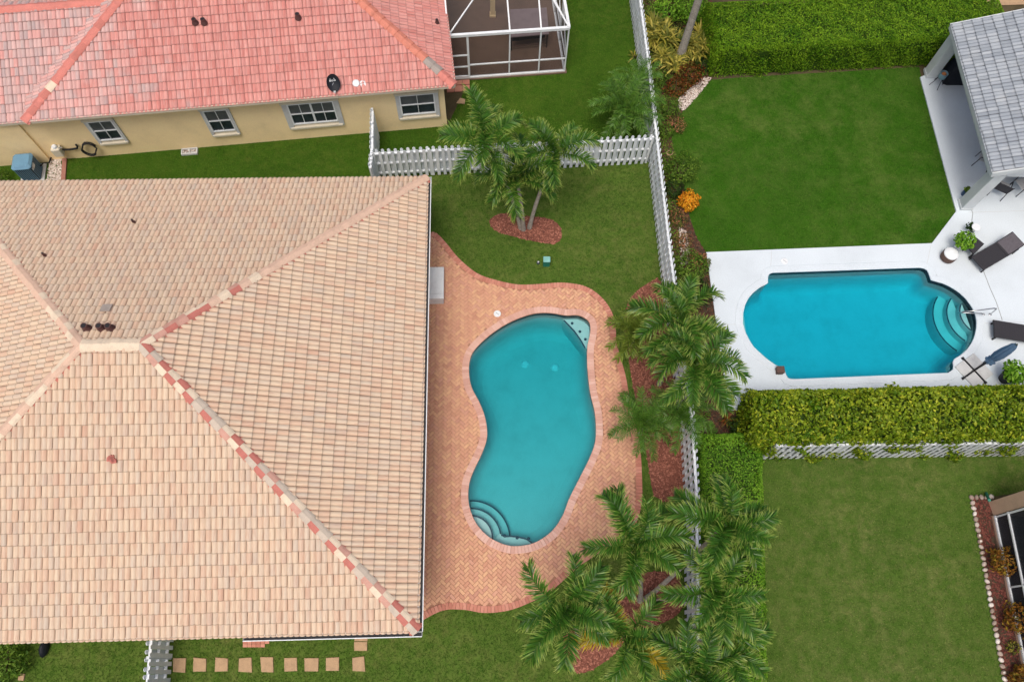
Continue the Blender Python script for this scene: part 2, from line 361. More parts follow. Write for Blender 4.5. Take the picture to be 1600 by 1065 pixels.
def area(P): return .5*sum(a[0]*b[1]-b[0]*a[1] for a, b in zip(P, P[1:]+P[:1]))
def offset(P, d):
    s = 1 if area(P) > 0 else -1; out = []
    for i, p in enumerate(P):
        t = (P[(i+1) % len(P)]-P[i-1]).normalized(); out.append(p+Vector((t.y, -t.x, 0))*d*s)
    return out
def inside(P, xy):
    """numpy point-in-polygon"""
    x, y = xy[:, 0], xy[:, 1]; r = np.zeros(len(x), bool); n = len(P)
    for i in range(n):
        a, b = P[i], P[(i+1) % n]
        if a[1] == b[1]: continue
        c = ((a[1] > y) != (b[1] > y)) & (x < (b[0]-a[0])*(y-a[1])/(b[1]-a[1])+a[0]); r ^= c
    return r
def GP(px): return [G(x, y) for x, y in px]
def sheet(name, outer, z, mat, holes=(), parent=None):
    loops = [[Vector((p[0], p[1], z)) for p in L] for L in (outer,)+tuple(holes)]
    fl = [tuple(v) for L in loops for v in L]; tris = tessellate_polygon(loops)
    me = bpy.data.meshes.new(name); fs = []
    for t in tris:
        a, b, c = (Vector(fl[i]) for i in t)
        fs.append(t if (b-a).cross(c-a).z > 0 else t[::-1])
    me.from_pydata(fl, [], fs); me.materials.append(mat); me.update()
    return link(name, me, parent)
def structure(o, label=None): tag(o, kind='structure'); return o
# ------------------------------------------------------------------ outlines read from the photograph
POOL1 = smooth_closed(GP([(849, 488), (866, 489), (884, 492), (904, 492), (919, 500), (923.5, 511), (922, 526), (918.5, 545), (919, 577), (923, 613), (929.5, 640), (932, 663), (931, 690),
    (922, 716), (907.6, 745), (890.7, 778.6), (879.4, 806.8), (862.5, 830.7), (837, 848), (809, 854), (786.5, 851), (761, 837.7), (741.4, 815), (731.5, 787), (731.5, 759), (738.6, 736),
    (752, 708), (760, 682), (757, 653), (748, 629), (736, 605.7), (731.8, 582), (733.6, 561), (741, 546), (760, 527), (783.6, 510), (807, 498), (831, 490)]), .115)
def arc_px(c, r, a0, a1, n): return [(c[0]+r*math.cos(R(a0+(a1-a0)*i/n)), c[1]+r*math.sin(R(a0+(a1-a0)*i/n))) for i in range(n+1)]
POOL2 = resample(GP([(1206, 426), (1320, 422), (1436, 418), (1444, 419.5), (1449, 423), (1452, 430), (1454, 437.5), (1474, 443), (1486, 449), (1497, 456), (1508, 466), (1517, 478), (1523, 489), (1525.6, 501), (1525.5, 513), (1523, 526), (1518, 537), (1511, 547), (1501, 556), (1488, 564), (1489.6, 571),
    (1489, 578), (1482, 584), (1360, 589), (1238, 594), (1231, 593), (1227, 588), (1223.6, 577), (1212, 572.6), (1198, 563), (1186, 552.5), (1176, 543), (1169, 532), (1163, 520), (1159, 506.5), (1159, 492), (1162, 478), (1167, 467), (1175, 457.6), (1186, 449), (1198, 443), (1198, 433), (1201, 428)]), .15, True)
PATIO = smooth_closed(GP([(630, 366), (668, 364), (681, 364), (697, 380), (717, 404), (745, 427), (775, 438), (810, 445), (845, 444), (880, 442), (915, 448), (940, 465), (956, 488), (962, 512), (963, 535), (970, 560), (978, 590), (984, 625), (993, 665), (1000, 700), (1003, 745), (1002, 790), (988, 828),
    (962, 850), (935, 864), (900, 889), (862, 922), (830, 940), (795, 953), (758, 957), (724, 952), (693, 953), (665, 966), (648, 977), (628, 980), (624, 880), (625, 700), (627, 520)]), .12)
BED1 = smooth_closed(GP([(764, 345), (785, 333), (815, 338), (850, 340), (872, 350), (878, 365), (870, 381), (845, 379), (812, 372), (775, 361)]), .3)
BED2 = smooth_closed(GP([(975, 500), (984, 468), (1008, 445), (1036, 440), (1048, 520), (1064, 660), (1070, 770), (1045, 782), (1022, 775), (1012, 720), (1004, 680), (992, 620), (982, 560)]), .4)
BED3 = smooth_closed(GP([(880, 1010), (890, 980), (930, 955), (960, 930), (990, 900), (1030, 892), (1060, 900), (1066, 950), (1030, 975), (985, 985), (970, 1010), (935, 1040), (900, 1050)]), .3)
FENCE_E = [(976, -60), (985, 0), (1000, 115), (1015, 253), (1034, 425), (1066, 682), (1071, 760), (1073, 980), (1073, 1130)]
DECK = GP([(1103, 395), (1455, 381), (1493, 331), (1437, 122), (1460, 112), (1760, 30), (1800, 640), (1138, 641)])
# ------------------------------------------------------------------ ground and lawns
big = 400
structure(sheet('ground', [(-big, -big), (big, -big), (big, big), (-big, big)], -.03, MT['earth'], (offset(POOL1, .1), offset(POOL2, .1))))
fe = GP(FENCE_E)
LAWN1 = GP([(590, 279)])+[fe[3], fe[4], fe[5], fe[6], fe[7], fe[8]]+GP([(-80, 1130), (-80, 300)])
LAWN2 = GP([(-80, 298), (-80, 262), (95, 249), (699, 197), (735, 123), (884, 113), (884, -60)])+fe[:4]+GP([(590, 277)])
LAWN3 = GP([(1112, 125), (1160, 121), (1300, 113), (1436, 105), (1440, 124), (1493, 331), (1455, 381), (1103, 394), (1088, 370), (1078, 340), (1070, 300), (1062, 260), (1052, 232), (1048, 205), (1062, 180), (1085, 150)])
LAWN4 = GP([(1073, 716), (1196, 716), (1700, 710), (1700, 750), (1560, 774), (1517, 777), (1533, 860), (1550, 960), (1574, 1090), (1580, 1130), (1074, 1130)])
structure(sheet('lawn', LAWN1, 0, MT['grass_ours'], (offset(POOL1, .1),)))
structure(sheet('lawn', LAWN2, 0, MT['grass_north']))
structure(sheet('lawn', LAWN3, 0, MT['grass_east']))
structure(sheet('lawn', LAWN4, 0, MT['grass_south']))
BEDE = fe[:6]+GP([(1072, 716), (1196, 716), (1196, 641), (1138, 641), (1103, 395), (1088, 370), (1078, 340), (1070, 300), (1062, 260), (1052, 232), (1048, 205), (1062, 180), (1085, 150), (1112, 122), (1112, -60)])
structure(sheet('planting_bed', BEDE, .004, MT['soil_bed']))
for nm, P, mt in (('mulch_bed', BED1, 'mulch_bed'), ('mulch_bed', BED2, 'mulch_bed'), ('mulch_bed', BED3, 'mulch_bed')):
    structure(sheet(nm, P, .012, MT[mt]))
structure(sheet('path', GP([(1520, -70), (1800, -90), (1800, 0), (1560, 9), (1535, 2)]), .01, MT['stone']))
BED4 = GP([(1517, 777), (1548, 777), (1552, 806), (1600, 1045), (1625, 1130), (1580, 1130), (1550, 960), (1533, 860)])
structure(sheet('mulch_bed', BED4, .012, MT['soil_bed']))
def scatter(P, dens, ex=()):
    a = np.array([(p[0], p[1]) for p in P]); lo, hi = a.min(0), a.max(0)
    n = int((hi-lo).prod()*dens); xy = rng.random((n, 2))*(hi-lo)+lo; k = inside(P, xy)
    for e in ex: k &= ~inside(e, xy)
    return xy[k]
def grass(P, mat, label, dens, ex=(), h=(.012, .045)):
    xy = scatter(P, dens, ex); n = len(xy); B = 3
    c = np.repeat(xy, B, 0)+rng.normal(0, .018, (n*B, 2)); m = n*B
    a = rng.random(m)*6.283; hh = rng.uniform(h[0], h[1], m); le = rng.uniform(.025, .06, m); wd = rng.uniform(.005, .011, m)
    dx, dy = np.cos(a), np.sin(a); V = np.zeros((m, 3, 3))
    V[:, 0, :2] = c+np.stack([-dy, dx], 1)*wd[:, None]; V[:, 1, :2] = c-np.stack([-dy, dx], 1)*wd[:, None]
    V[:, 2, :2] = c+np.stack([dx, dy], 1)*le[:, None]; V[:, 2, 2] = hh; V[:, :2, 2] = .001
    me = npmesh('grass', V.reshape(-1, 3), np.arange(m*3).reshape(-1, 3), mat)
    tag(link('grass', me), label, 'grass', kind='stuff')
HOUSE1 = [Vector(p) for p in ((-30, 1.6, 0), (-3.4, 1.6, 0), (-3.4, 15.8, 0), (-30, 15.8, 0))]
clipx = GP([(-10, 1080), (1610, 1080), (1610, -10), (-10, -10)])
def clipf(P): return P
grass(LAWN1, MT['grass_ours'], 'short olive green lawn grass around the brick pool patio', 420, (PATIO, BED1, BED2, BED3, HOUSE1))
grass(LAWN2, MT['grass_north'], 'deep green lawn grass beside the yellow stucco house', 420, (HOUSE1,))
grass(LAWN3, MT['grass_east'], 'lush dark green lawn grass above the white pool deck', 420)
grass(LAWN4, MT['grass_south'], 'patchy pale green lawn grass below the clipped yellow-green hedge', 400)
def chips(P, mat, label, dens, size, ex=(), z=.014, name='mulch', cat='mulch', parent=None):
    xy = scatter(P, dens, ex); m = len(xy)
    a = rng.random(m)*6.283; L = rng.uniform(size*.5, size, m); W = L*rng.uniform(.3, .6, m); hgt = rng.uniform(.008, .03, m); tl = rng.normal(0, .25, m)
    V = np.zeros((m, 5, 3)); dx, dy = np.cos(a), np.sin(a)
    for i, (s, t) in enumerate(((-1, -1), (1, -1), (1, 1), (-1, 1))):
        V[:, i, 0] = xy[:, 0]+dx*L*s-dy*W*t; V[:, i, 1] = xy[:, 1]+dy*L*s+dx*W*t; V[:, i, 2] = z+np.maximum(0, tl*L*s)*.6
    V[:, 4, :2] = xy; V[:, 4, 2] = z+hgt
    f = np.array([(0, 1, 4), (1, 2, 4), (2, 3, 4), (3, 0, 4)]); Fc = (f[None]+(np.arange(m)*5)[:, None, None]).reshape(-1, 3)
    tag(link(name, npmesh(name, V.reshape(-1, 3), Fc, mat)), label, cat, kind='stuff')
chips(BED1, MT['mulch'], 'red bark mulch under the triple palm on the lawn', 420, .05)
chips(BED2, MT['mulch'], 'red bark mulch strip between patio and white fence', 420, .05)
chips(BED3, MT['mulch'], 'red bark mulch around the palms at the patio corner', 420, .05)
chips(BED4, MT['mulch_deep'], 'dark red mulch strip along the screened enclosure', 420, .05)
chips(BEDE, MT['mulch_dark'], 'dark brown mulch under the shrubs east of the fence', 260, .05, z=.008)
GRAV = GP([(1062, 152), (1098, 122), (1112, 122), (1092, 148), (1068, 174), (1058, 168)])
chips(GRAV, MT['gravel'], 'white pebbles at the corner of the tall green hedge', 900, .045, z=.02, name='gravel', cat='gravel')
GRAV2 = GP([(79, 250), (97, 249), (95, 296), (70, 296)])
chips(GRAV2, MT['gravel'], 'pale pebbles beside the blue air conditioner', 900, .05, z=.02, name='gravel', cat='gravel')
GRAV3 = GP([(1060, 355), (1072, 360), (1080, 412), (1064, 415)])
chips(GRAV3, MT['gravel'], 'scattered pale pebbles beside the white fence', 500, .04, z=.02, name='gravel', cat='gravel')
# ------------------------------------------------------------------ patio of herringbone pavers
COPE_O = offset(POOL1, .235)
PAT_I = offset(PATIO, -.22)
patio = structure(sheet('patio', PATIO, .012, MT['sand'], (offset(POOL1, .05),)))
def brick_mesh(name, L, W, Ht, b, mat):
    s = MB(); x, y = L/2, W/2
    vs = [(p*x, q*y, 0) for p, q in ((-1, -1), (1, -1), (1, 1), (-1, 1))]+[(p*x, q*y, Ht-b) for p, q in ((-1, -1), (1, -1), (1, 1), (-1, 1))]+[(p*(x-b), q*(y-b), Ht) for p, q in ((-1, -1), (1, -1), (1, 1), (-1, 1))]
    fs = [(i, (i+1) % 4, 4+(i+1) % 4, 4+i) for i in range(4)]+[(4+i, 4+(i+1) % 4, 8+(i+1) % 4, 8+i) for i in range(4)]+[(8, 9, 10, 11)]
    me = bpy.data.meshes.new(name); me.from_pydata(vs, [], fs); me.materials.append(mat); return me, vs, fs
U = .112
pm, pv, pf = brick_mesh('paver', U*2-.010, U-.010, .030, .006, MT['paver'])
allp = []
for i in range(-160, 160):
    for j in range(-160, 160):
        t = (i-j) % 4
        if t == 0: c = ((i+1)*U, (j+.5)*U, 0)
        elif t == 3: c = ((i+.5)*U, (j+1)*U, 1)
        else: continue
        a = R(45+1); x = c[0]*math.cos(a)-c[1]*math.sin(a)+1; y = c[0]*math.sin(a)+c[1]*math.cos(a)+8.5
        allp.append((x, y, a+c[2]*math.pi/2))
ap = np.array(allp); keep = inside(PAT_I, ap) & ~inside(offset(POOL1, .20), ap); ap = ap[keep]
def instances(data, base_vs, base_fs, name, mat, parent, uvs=None, kind='stuff'):
    """join many copies into one mesh (n x 4 x 4 matrices)"""
    bv = np.array(base_vs, float); V = np.einsum('nij,kj->nki', data[:, :3, :3], bv)+data[:, None, :3, 3]
    tri = []
    for f in base_fs:
        for k in range(1, len(f)-1): tri.append((f[0], f[k], f[k+1]))
    tri = np.array(tri); Fc = (tri[None]+(np.arange(len(data))*len(bv))[:, None, None]).reshape(-1, 3)
    return npmesh(name, V.reshape(-1, 3), Fc, mat, uv=None if uvs is None else np.tile(np.array(uvs), (len(data), 1)))
order = np.argsort(np.hypot(ap[:, 0], ap[:, 1]-2)+np.where(ap[:, 0] < -2.6, 30, 0)+np.where((ap[:, 0] > 3) & (ap[:, 1] < 5), 30, 0))
mats4 = []
for k, idx in enumerate(order):
    x, y, a = ap[idx]
    mw = Matrix.Translation((x, y, .013+rnd.uniform(-.002, .002))) @ Matrix.Rotation(a+rnd.gauss(0, .012), 4, 'Z') @ Matrix.Rotation(rnd.gauss(0, .008), 4, 'X') @ Matrix.Rotation(rnd.gauss(0, .005), 4, 'Y')
    if k < 300: link('paver', pm, patio, mw)
    else: mats4.append(np.array(mw))
o = link('paver_field', instances(np.array(mats4), pv, pf, 'paver_field', MT['paver'], patio), patio); tag(o, kind='stuff')
# red soldier course round the patio edge and under the eave
mats4 = []; bm_, bv, bf = brick_mesh('border_paver', .215, .108, .036, .006, MT['paver_red'])
PB = resample(offset(PATIO, -.11), .118, True)
for i, p in enumerate(PB):
    t = (PB[(i+1) % len(PB)]-PB[i-1]); mats4.append(np.array(Matrix.Translation((p.x, p.y, .0135+rnd.uniform(-.002, .003))) @ Matrix.Rotation(math.atan2(t.y, t.x)+math.pi/2+rnd.gauss(0, .03), 4, 'Z')))
order = sorted(range(len(mats4)), key=lambda i: mats4[i][0, 3] < -2.4)
for i in order[:295]: link('border_paver', bm_, patio, Matrix(mats4[i].tolist()))
rest = [mats4[i] for i in order[295:]]
if rest: tag(link('border_paver_rest', instances(np.array(rest), bv, bf, 'border_paver_rest', MT['paver_red'], patio), patio), kind='stuff')
# ------------------------------------------------------------------ swimming pools
def basin(pool, P, fl, plaster, z_top, name='basin', cove=.5):
    s = MB(); n = len(P); vs = []; prof = [(0, 0), (.01, .45), (.05, .7), (.14, .88), (.28, .97), (.42, 1)]
    for ins, t in prof:
        Q = offset(P, -ins*cove/.42) if ins else P
        vs += [(q.x, q.y, (z_top-.28)*(1-t)+fl(q)*t) for q in Q]
    s.add(vs, [(k*n+i, k*n+(i+1) % n, (k+1)*n+(i+1) % n, (k+1)*n+i) for k in range(5) for i in range(n)], 0, True)
    loops = [[Vector((q.x, q.y, 0)) for q in Q]]
    s.add([(q.x, q.y, fl(q)) for q in Q], [tuple(t) for t in tessellate_polygon(loops)], 0)
    s.add([(q.x, q.y, fl(q)-.02) for q in P], [tuple(t) for t in tessellate_polygon([[Vector((q.x, q.y, 0)) for q in P]])], 0)
    s.build(name, plaster, pool)
    s = MB(); s.add([(p.x, p.y, z_top) for p in P]+[(p.x, p.y, z_top-.28) for p in P], [(i, (i+1) % n, n+(i+1) % n, n+i) for i in range(n)], 0, True); s.build('waterline_tile', MT['pool_tile'], pool)
def water(pool, P, zw, zb, mat):
    s = MB(); Q = offset(P, -.004) if True else P; n = len(Q)
    tr = [tuple(t) for t in tessellate_polygon([[Vector((p.x, p.y, 0)) for p in Q]])]
    def up(t, k):
        a, b, c = (Q[i] for i in t); return t if ((b-a).cross(c-a).z > 0) == k else t[::-1]
    s.add([(p.x, p.y, zw) for p in Q]+[(p.x, p.y, zb) for p in Q], [up(t, True) for t in tr]+[tuple(i+n for i in up(t, False)) for t in tr]+[(i, n+i, n+(i+1) % n, (i+1) % n)[::(1 if area(Q) < 0 else -1)] for i in range(n)])
    s.build('water', mat, pool)
def arcpoly(c, r, P):
    """part of the disc of radius r about c that lies in the pool, as a fan clipped to the outline"""
    out = []
    for k in range(72):
        a = k*math.pi/36; rr = r; d = Vector((math.cos(a), math.sin(a), 0))
        for _ in range(60):
            q = c+d*rr
            if inside(P, np.array([[q.x, q.y]]))[0] or rr < .02: break
            rr -= .03
        out.append(c+d*max(rr, .02))
    return out
def ledge(pool, name, poly, z, zb, mat, edge=True):
    s = MB(); n = len(poly)
    if area(poly) < 0: poly = poly[::-1]
    s.prism(poly, zb, z, 0); o = s.build(name, mat, pool); return o
def edge_strip(parent, pts, z):
    s = MB()
    for a, b in zip(pts, pts[1:]): s.bar((a.x, a.y, z), (b.x, b.y, z), .05, .012)
    s.build('edge_trim', MT['step_edge'], parent)
p1c = G(835, 670); pool1 = empty('swimming_pool', p1c)
tag(pool1, 'kidney shaped pool with pink brick coping set in herringbone patio', 'swimming pool')
fl1 = lambda p: -1.3-.085*(p.y-p1c.y)
basin(pool1, POOL1, fl1, MT['plaster'], .025); water(pool1, POOL1, -.10, -2.3, MT['water'])
n = len(POOL1); IN = offset(POOL1, -.03); sgn = 1 if area(POOL1) > 0 else -1
for i in range(0, n):
    j = (i+1) % n; a, b, c, d = IN[i], IN[j], COPE_O[j], COPE_O[i]; cc = (a+b+c+d)/4; g = .006
    s = MB(); q = [v+(cc-v).normalized()*g for v in (a, b, c, d)]
    q = [Vector((v.x, v.y, 0)) for v in q]
    if area(q) < 0: q = q[::-1]
    h = .052+rnd.uniform(-.003, .003); m_ = [v.lerp(cc, .07) for v in q]
    s.add([(v.x, v.y, .0) for v in q]+[(v.x, v.y, h-.008) for v in q]+[(v.x, v.y, h) for v in m_], [(k, (k+1) % 4, 4+(k+1) % 4, 4+k) for k in range(4)]+[(4+k, 4+(k+1) % 4, 8+(k+1) % 4, 8+k) for k in range(4)]+[(8, 9, 10, 11), (3, 2, 1, 0)])
    s.build('coping_brick', MT['coping'], pool1, Matrix.Translation((cc.x, cc.y, 0)))
s = MB(); s.add([(v.x, v.y, -.02) for v in IN]+[(v.x, v.y, -.02) for v in COPE_O]+[(v.x, v.y, .035) for v in IN]+[(v.x, v.y, .035) for v in COPE_O],
    [(2*n+i, 2*n+(i+1) % n, 3*n+(i+1) % n, 3*n+i) for i in range(n)]+[(i, (i+1) % n, 2*n+(i+1) % n, 2*n+i) for i in range(n)])
s.build('coping_bed', MT['sand'], pool1)
c1 = G(734.4, 838)
def ipt(P, pts): return [p for p in pts if inside(P, np.array([[p.x, p.y]]))[0]]
for r, z in ((1.42, -.82), (1.10, -.56), (.80, -.30)):
    st = ledge(pool1, 'step', arcpoly(c1, r, POOL1), z, -1.6, MT['plaster'])
    arc = ipt(POOL1, [c1+Vector((math.cos(R(a))*(r-.03), math.sin(R(a))*(r-.03), 0)) for a in range(-30, 110, 4)])
    if len(arc) > 2: edge_strip(st, arc, z+.008)
def clip_in(P, pts): return pts
bp = GP([(780, 830), (790, 834), (800, 833.5), (812, 835), (824, 838), (834, 845), (838, 850), (825, 862), (800, 866), (775, 862), (765, 850)])
def clipPoly(poly, P):
    """pull polygon points that fall outside P to the nearest outline point, slightly inside"""
    out = []
    for p in poly:
        if inside(P, np.array([[p.x, p.y]]))[0]: out.append(p)
        else:
            q = min(P, key=lambda v: (v-p).length); out.append(q)
    return out
bn = ledge(pool1, 'bench', clipPoly(resample(bp, .12, True), offset(POOL1, -.01)), -.42, -1.6, MT['plaster']); edge_strip(bn, GP([(783, 832.5), (790, 834.8), (800, 834.5), (812, 836), (823, 839), (833, 845.5)]), -.41)
b2 = GP([(880, 492), (890, 501), (899, 510), (909, 524), (917, 539), (926, 534), (930, 515), (926, 498), (905, 486)])
bn2 = ledge(pool1, 'bench', clipPoly(resample(b2, .1, True), offset(POOL1, -.01)), -.38, -1.9, MT['plaster']); edge_strip(bn2, GP([(882, 494), (890, 502), (898.5, 511), (908, 524), (916, 538)]), -.37)
for px, z in (((788.5, 836.5), -.415), ((808, 839.7), -.415), ((826, 841), -.415), ((894, 505), -.375), ((906, 518), -.375), ((914.5, 530), -.375)):
    s = MB(); s.lathe([(.055, 0), (.055, .02), (.03, .03)], 12, Matrix.Translation(G(*px, z))); s.build('jet', MT['step_edge'], pool1)
for px in ((821, 568), (867, 573)):
    g = G(*px, -1.5); g.z = fl1(g); s = MB(); s.lathe([(.17, 0), (.16, .03), (.08, .06)], 16, Matrix.Translation(g)); s.build('drain', MT['white'], pool1)
def lid(px, label, z):
    s = MB(); g = G(*px, z); s.lathe([(.14, 0), (.14, .012), (.125, .018)], 24, Matrix.Translation(g)); o = s.build('skimmer_lid', MT['white'], None, Matrix.Translation(g)); tag(o, label, 'lid', 'skimmer lids')
    s = MB()
    for dx, dy in ((-.04, .03), (.04, -.03), (0, 0)): s.lathe([(.014, .0175), (.014, .021)], 8, Matrix.Translation(g+Vector((dx, dy, 0))))
    s.build('finger_hole', MT['dark'], o)
lid((777, 490), 'round white skimmer lid in the brick patio', .044)
# second pool
deck = structure(sheet('pool_deck', DECK, .06, MT['deck'], (offset(POOL2, .02),)))
s = MB(); n = len(DECK); s.add([(p.x, p.y, .06) for p in DECK]+[(p.x, p.y, -.02) for p in DECK], [(i, (i+1) % n, n+(i+1) % n, n+i)[::-1] for i in range(n)]); s.build('deck_edge', MT['deck'], deck)
p2c = G(1340, 505); pool2 = empty('swimming_pool', p2c)
tag(pool2, 'bright blue rounded rectangular pool in the white concrete deck', 'swimming pool')
fl2 = lambda p: -1.45-.03*(p2c.x-p.x)
basin(pool2, POOL2, fl2, MT['plaster_blue'], .055, cove=.3); water(pool2, POOL2, -.07, -2.3, MT['water_bright'])
n = len(POOL2); A = offset(POOL2, -.03); B = offset(POOL2, .27)
s = MB(); prof = [(0, .03), (0, .062), (.06, .075), (.94, .075), (1, .062)]
vs = [tuple(a.lerp(b, t)+Vector((0, 0, z))) for t, z in prof for a, b in zip(A, B)]
s.add(vs, [(k*n+i, k*n+(i+1) % n, (k+1)*n+(i+1) % n, (k+1)*n+i) for k in range(4) for i in range(n)]); s.build('coping', MT['deck'], pool2)
c2 = G(1541, 488)
for a, b in (((1513, 332), (1700, 326)), ((1455, 381.5), (1448, 414)), ((1528, 505), (1760, 497)), ((1206, 391), (1204, 420)), ((1157, 506), (1118, 508))):
    s = MB(); s.bar(G(*a, .0615), G(*b, .0615), .012, .003); s.build('control_joint', MT['slab'], deck)
for r, z in ((1.68, -.80), (1.27, -.54), (.90, -.28)):
    st = ledge(pool2, 'step', [q for q in clipPoly([c2+Vector((math.cos(R(a))*r, math.sin(R(a))*r, 0)) for a in range(100, 290, 5)]+[], offset(POOL2, -.01))], z, -1.6, MT['plaster'])
    arc = ipt(POOL2, [c2+Vector((math.cos(R(a))*(r-.03), math.sin(R(a))*(r-.03), 0)) for a in range(100, 290, 4)]); edge_strip(st, arc, z+.008)
bl = clipPoly(resample(GP([(1165, 474), (1169, 505), (1176, 545), (1150, 545), (1140, 505), (1150, 465)]), .12, True), offset(POOL2, -.01)); ledge(pool2, 'bench', bl, -.4, -1.8, MT['plaster'])
lid((1226, 408), 'round white skimmer lid in the white pool deck', .061)
s = MB()
a1, a2 = G(1547, 491, .06), G(1536.5, 491, .06); lo = G(1497, 489, -.25)
top = G(1556, 481, .9); tl = G(1500, 486, .85)
s.tube([G(1547, 491, .06), G(1553, 486, .6), G(1557, 482, .88), G(1553, 481.5, .92), G(1530, 484.5, .92), G(1505, 487, .80), G(1499, 488.5, .5), lo], .024, 8)
h = s.build('pool_handrail', MT['steel'], None, Matrix.Translation(lo)); tag(h, 'curved stainless handrail over the blue pool steps', 'handrail')
s = MB(); s.tube([a2, G(1538, 490, .35), G(1534, 489.5, .55), G(1505, 488.5, .62), G(1499.5, 489, .5)], .022, 8); s.build('brace', MT['steel'], h)
for q in (a1, a2):
    s = MB(); s.lathe([(.06, 0), (.055, .015), (.03, .02)], 14, Matrix.Translation(q)); s.build('escutcheon', MT['steel'], h)
# ------------------------------------------------------------------ roofs
def tile_geo(w, L, amp, n=13, lift=.036, drop=.03):
    vs = []; uv = []; fs = []
    pr = []
    for i in range(n):
        u = i/(n-1); pr.append((u*w-.5*w, amp*abs(math.sin(2*math.pi*u))**.75, u))
    for x, h, u in pr: vs.append((x, 0, h+lift)); uv.append((u, 0))
    for x, h, u in pr: vs.append((x, L, h+.004)); uv.append((u, 1))
    fs += [(i, i+1, n+i+1, n+i) for i in range(n-1)]
    b = len(vs)
    for x, h, u in pr: vs.append((x, 0, h+lift)); uv.append((u, 0))
    for x, h, u in pr: vs.append((x, .004, h+lift-drop)); uv.append((u, 0))
    fs += [(b+n+i, b+n+i+1, b+i+1, b+i) for i in range(n-1)]
    return vs, fs, uv, n
class Roof:
    def __init__(s, house, w, ex, amp, mat, lim=300):
        s.w, s.ex, s.mat, s.lim = w, ex, mat, lim; s.geo = tile_geo(w-.008, ex+.05, amp); s.full = []; s.cut = []; s.planes = []
        s.house = house
    def slope(s, O, eu, ev, poly, stag=.5, phase=0):
        """O: eave point, eu along the eave, ev up the slope; poly: convex, (u, v) metres, counter-clockwise"""
        nn = eu.cross(ev); P = [Vector((a, b, 0)) for a, b in poly]; s.planes.append([O+eu*a+ev*b for a, b in poly])
        us = [p[0] for p in poly]; vv = [p[1] for p in poly]
        for r in range(int(math.floor(min(vv)/s.ex)), int(math.ceil(max(vv)/s.ex))):
            off = (r % 2)*stag*s.w+phase
            for k in range(int(math.floor(min(us)/s.w))-1, int(math.ceil(max(us)/s.w))+1):
                u0 = k*s.w+off; v0 = r*s.ex
                cs = np.array([(u0+a*s.w, v0+b*(s.ex+.03)) for a, b in ((0, 0), (1, 0), (1, 1), (0, 1), (.5, .5))]); ins = inside(P, cs)
                mw = frame(O+eu*(u0+s.w/2)+ev*v0+nn*(.012+rnd.uniform(-.002, .004)), eu, ev, nn) @ Matrix.Rotation(rnd.gauss(0, .006), 4, 'Z') @ Matrix.Translation((0, rnd.gauss(0, .005), 0))
                x, y = project(mw.translation)
                if not (-70 < x < 1670 and -70 < y < 1135): continue
                if ins.all(): s.full.append(mw)
                elif ins.any() or s.touch(P, u0, v0): s.cut.append((mw, O, eu, ev, nn, poly))
    def touch(s, P, u0, v0):
        g = np.array([(u0+a/4*s.w, v0+b/4*s.ex) for a in range(5) for b in range(5)]); return inside(P, g).any()
    def finish(s):
        # decking
        b = MB()
        for pl in s.planes: b.add([p-Vector((0, 0, .03)) for p in pl], [tuple(range(len(pl)))])
        s.roof = b.build('roof', MT['underlay'], s.house)
        vs, fs, uv, n = s.geo; c = Vector((0, 0, H))
        f = sorted(s.full, key=lambda m: (m.translation-c).length if (0 < project(m.translation)[0] < 1600 and 0 < project(m.translation)[1] < 1065) else 1e6)
        me = bpy.data.meshes.new('roof_tile'); me.from_pydata(vs, [], fs); me.materials.append(s.mat)
        l = me.uv_layers.new(name='UVMap')
        for lo in me.loops: l.data[lo.index].uv = uv[lo.vertex_index]
        me.polygons.foreach_set('use_smooth', [True]*len(fs))
        for m in f[:s.lim]: link('roof_tile', me, s.roof, m)
        rest = np.array([np.array(m) for m in f[s.lim:]])
        if len(rest):
            I = np.array(wm(s.roof).inverted()); rest = np.einsum('ij,njk->nik', I, rest)
            me2 = instances(rest, vs, fs, 'roof_tile_field', s.mat, s.roof, uv); me2.polygons.foreach_set('use_smooth', np.ones(len(me2.polygons), bool)); tag(link('roof_tile_field', me2, s.roof), kind='stuff')
        # cut tiles
        groups = {}
        for t in s.cut: groups.setdefault(id(t[5]), []).append(t)
        for g in groups.values():
            _, O, eu, ev, nn, poly = g[0]
            me3 = instances(np.array([np.array(t[0]) for t in g]), vs, fs, 'cut_tiles', s.mat, s.roof, uv); bm = bmesh.new(); bm.from_mesh(me3)
            for a, b_ in zip(poly, poly[1:]+poly[:1]):
                pa = O+eu*a[0]+ev*a[1]; pb = O+eu*b_[0]+ev*b_[1]; d = (pb-pa)
                if abs(a[1]) < 1e-6 and abs(b_[1]) < 1e-6: continue
                out = d.cross(nn).normalized()
                bmesh.ops.bisect_plane(bm, geom=bm.verts[:]+bm.edges[:]+bm.faces[:], plane_co=pa, plane_no=out, clear_outer=True)
            bm.transform(wm(s.roof).inverted()); bm.to_mesh(me3); bm.free(); me3.polygons.foreach_set('use_smooth', np.ones(len(me3.polygons), bool))
            tag(link('cut_tile_edge', me3, s.roof), kind='stuff')
        return s.roof
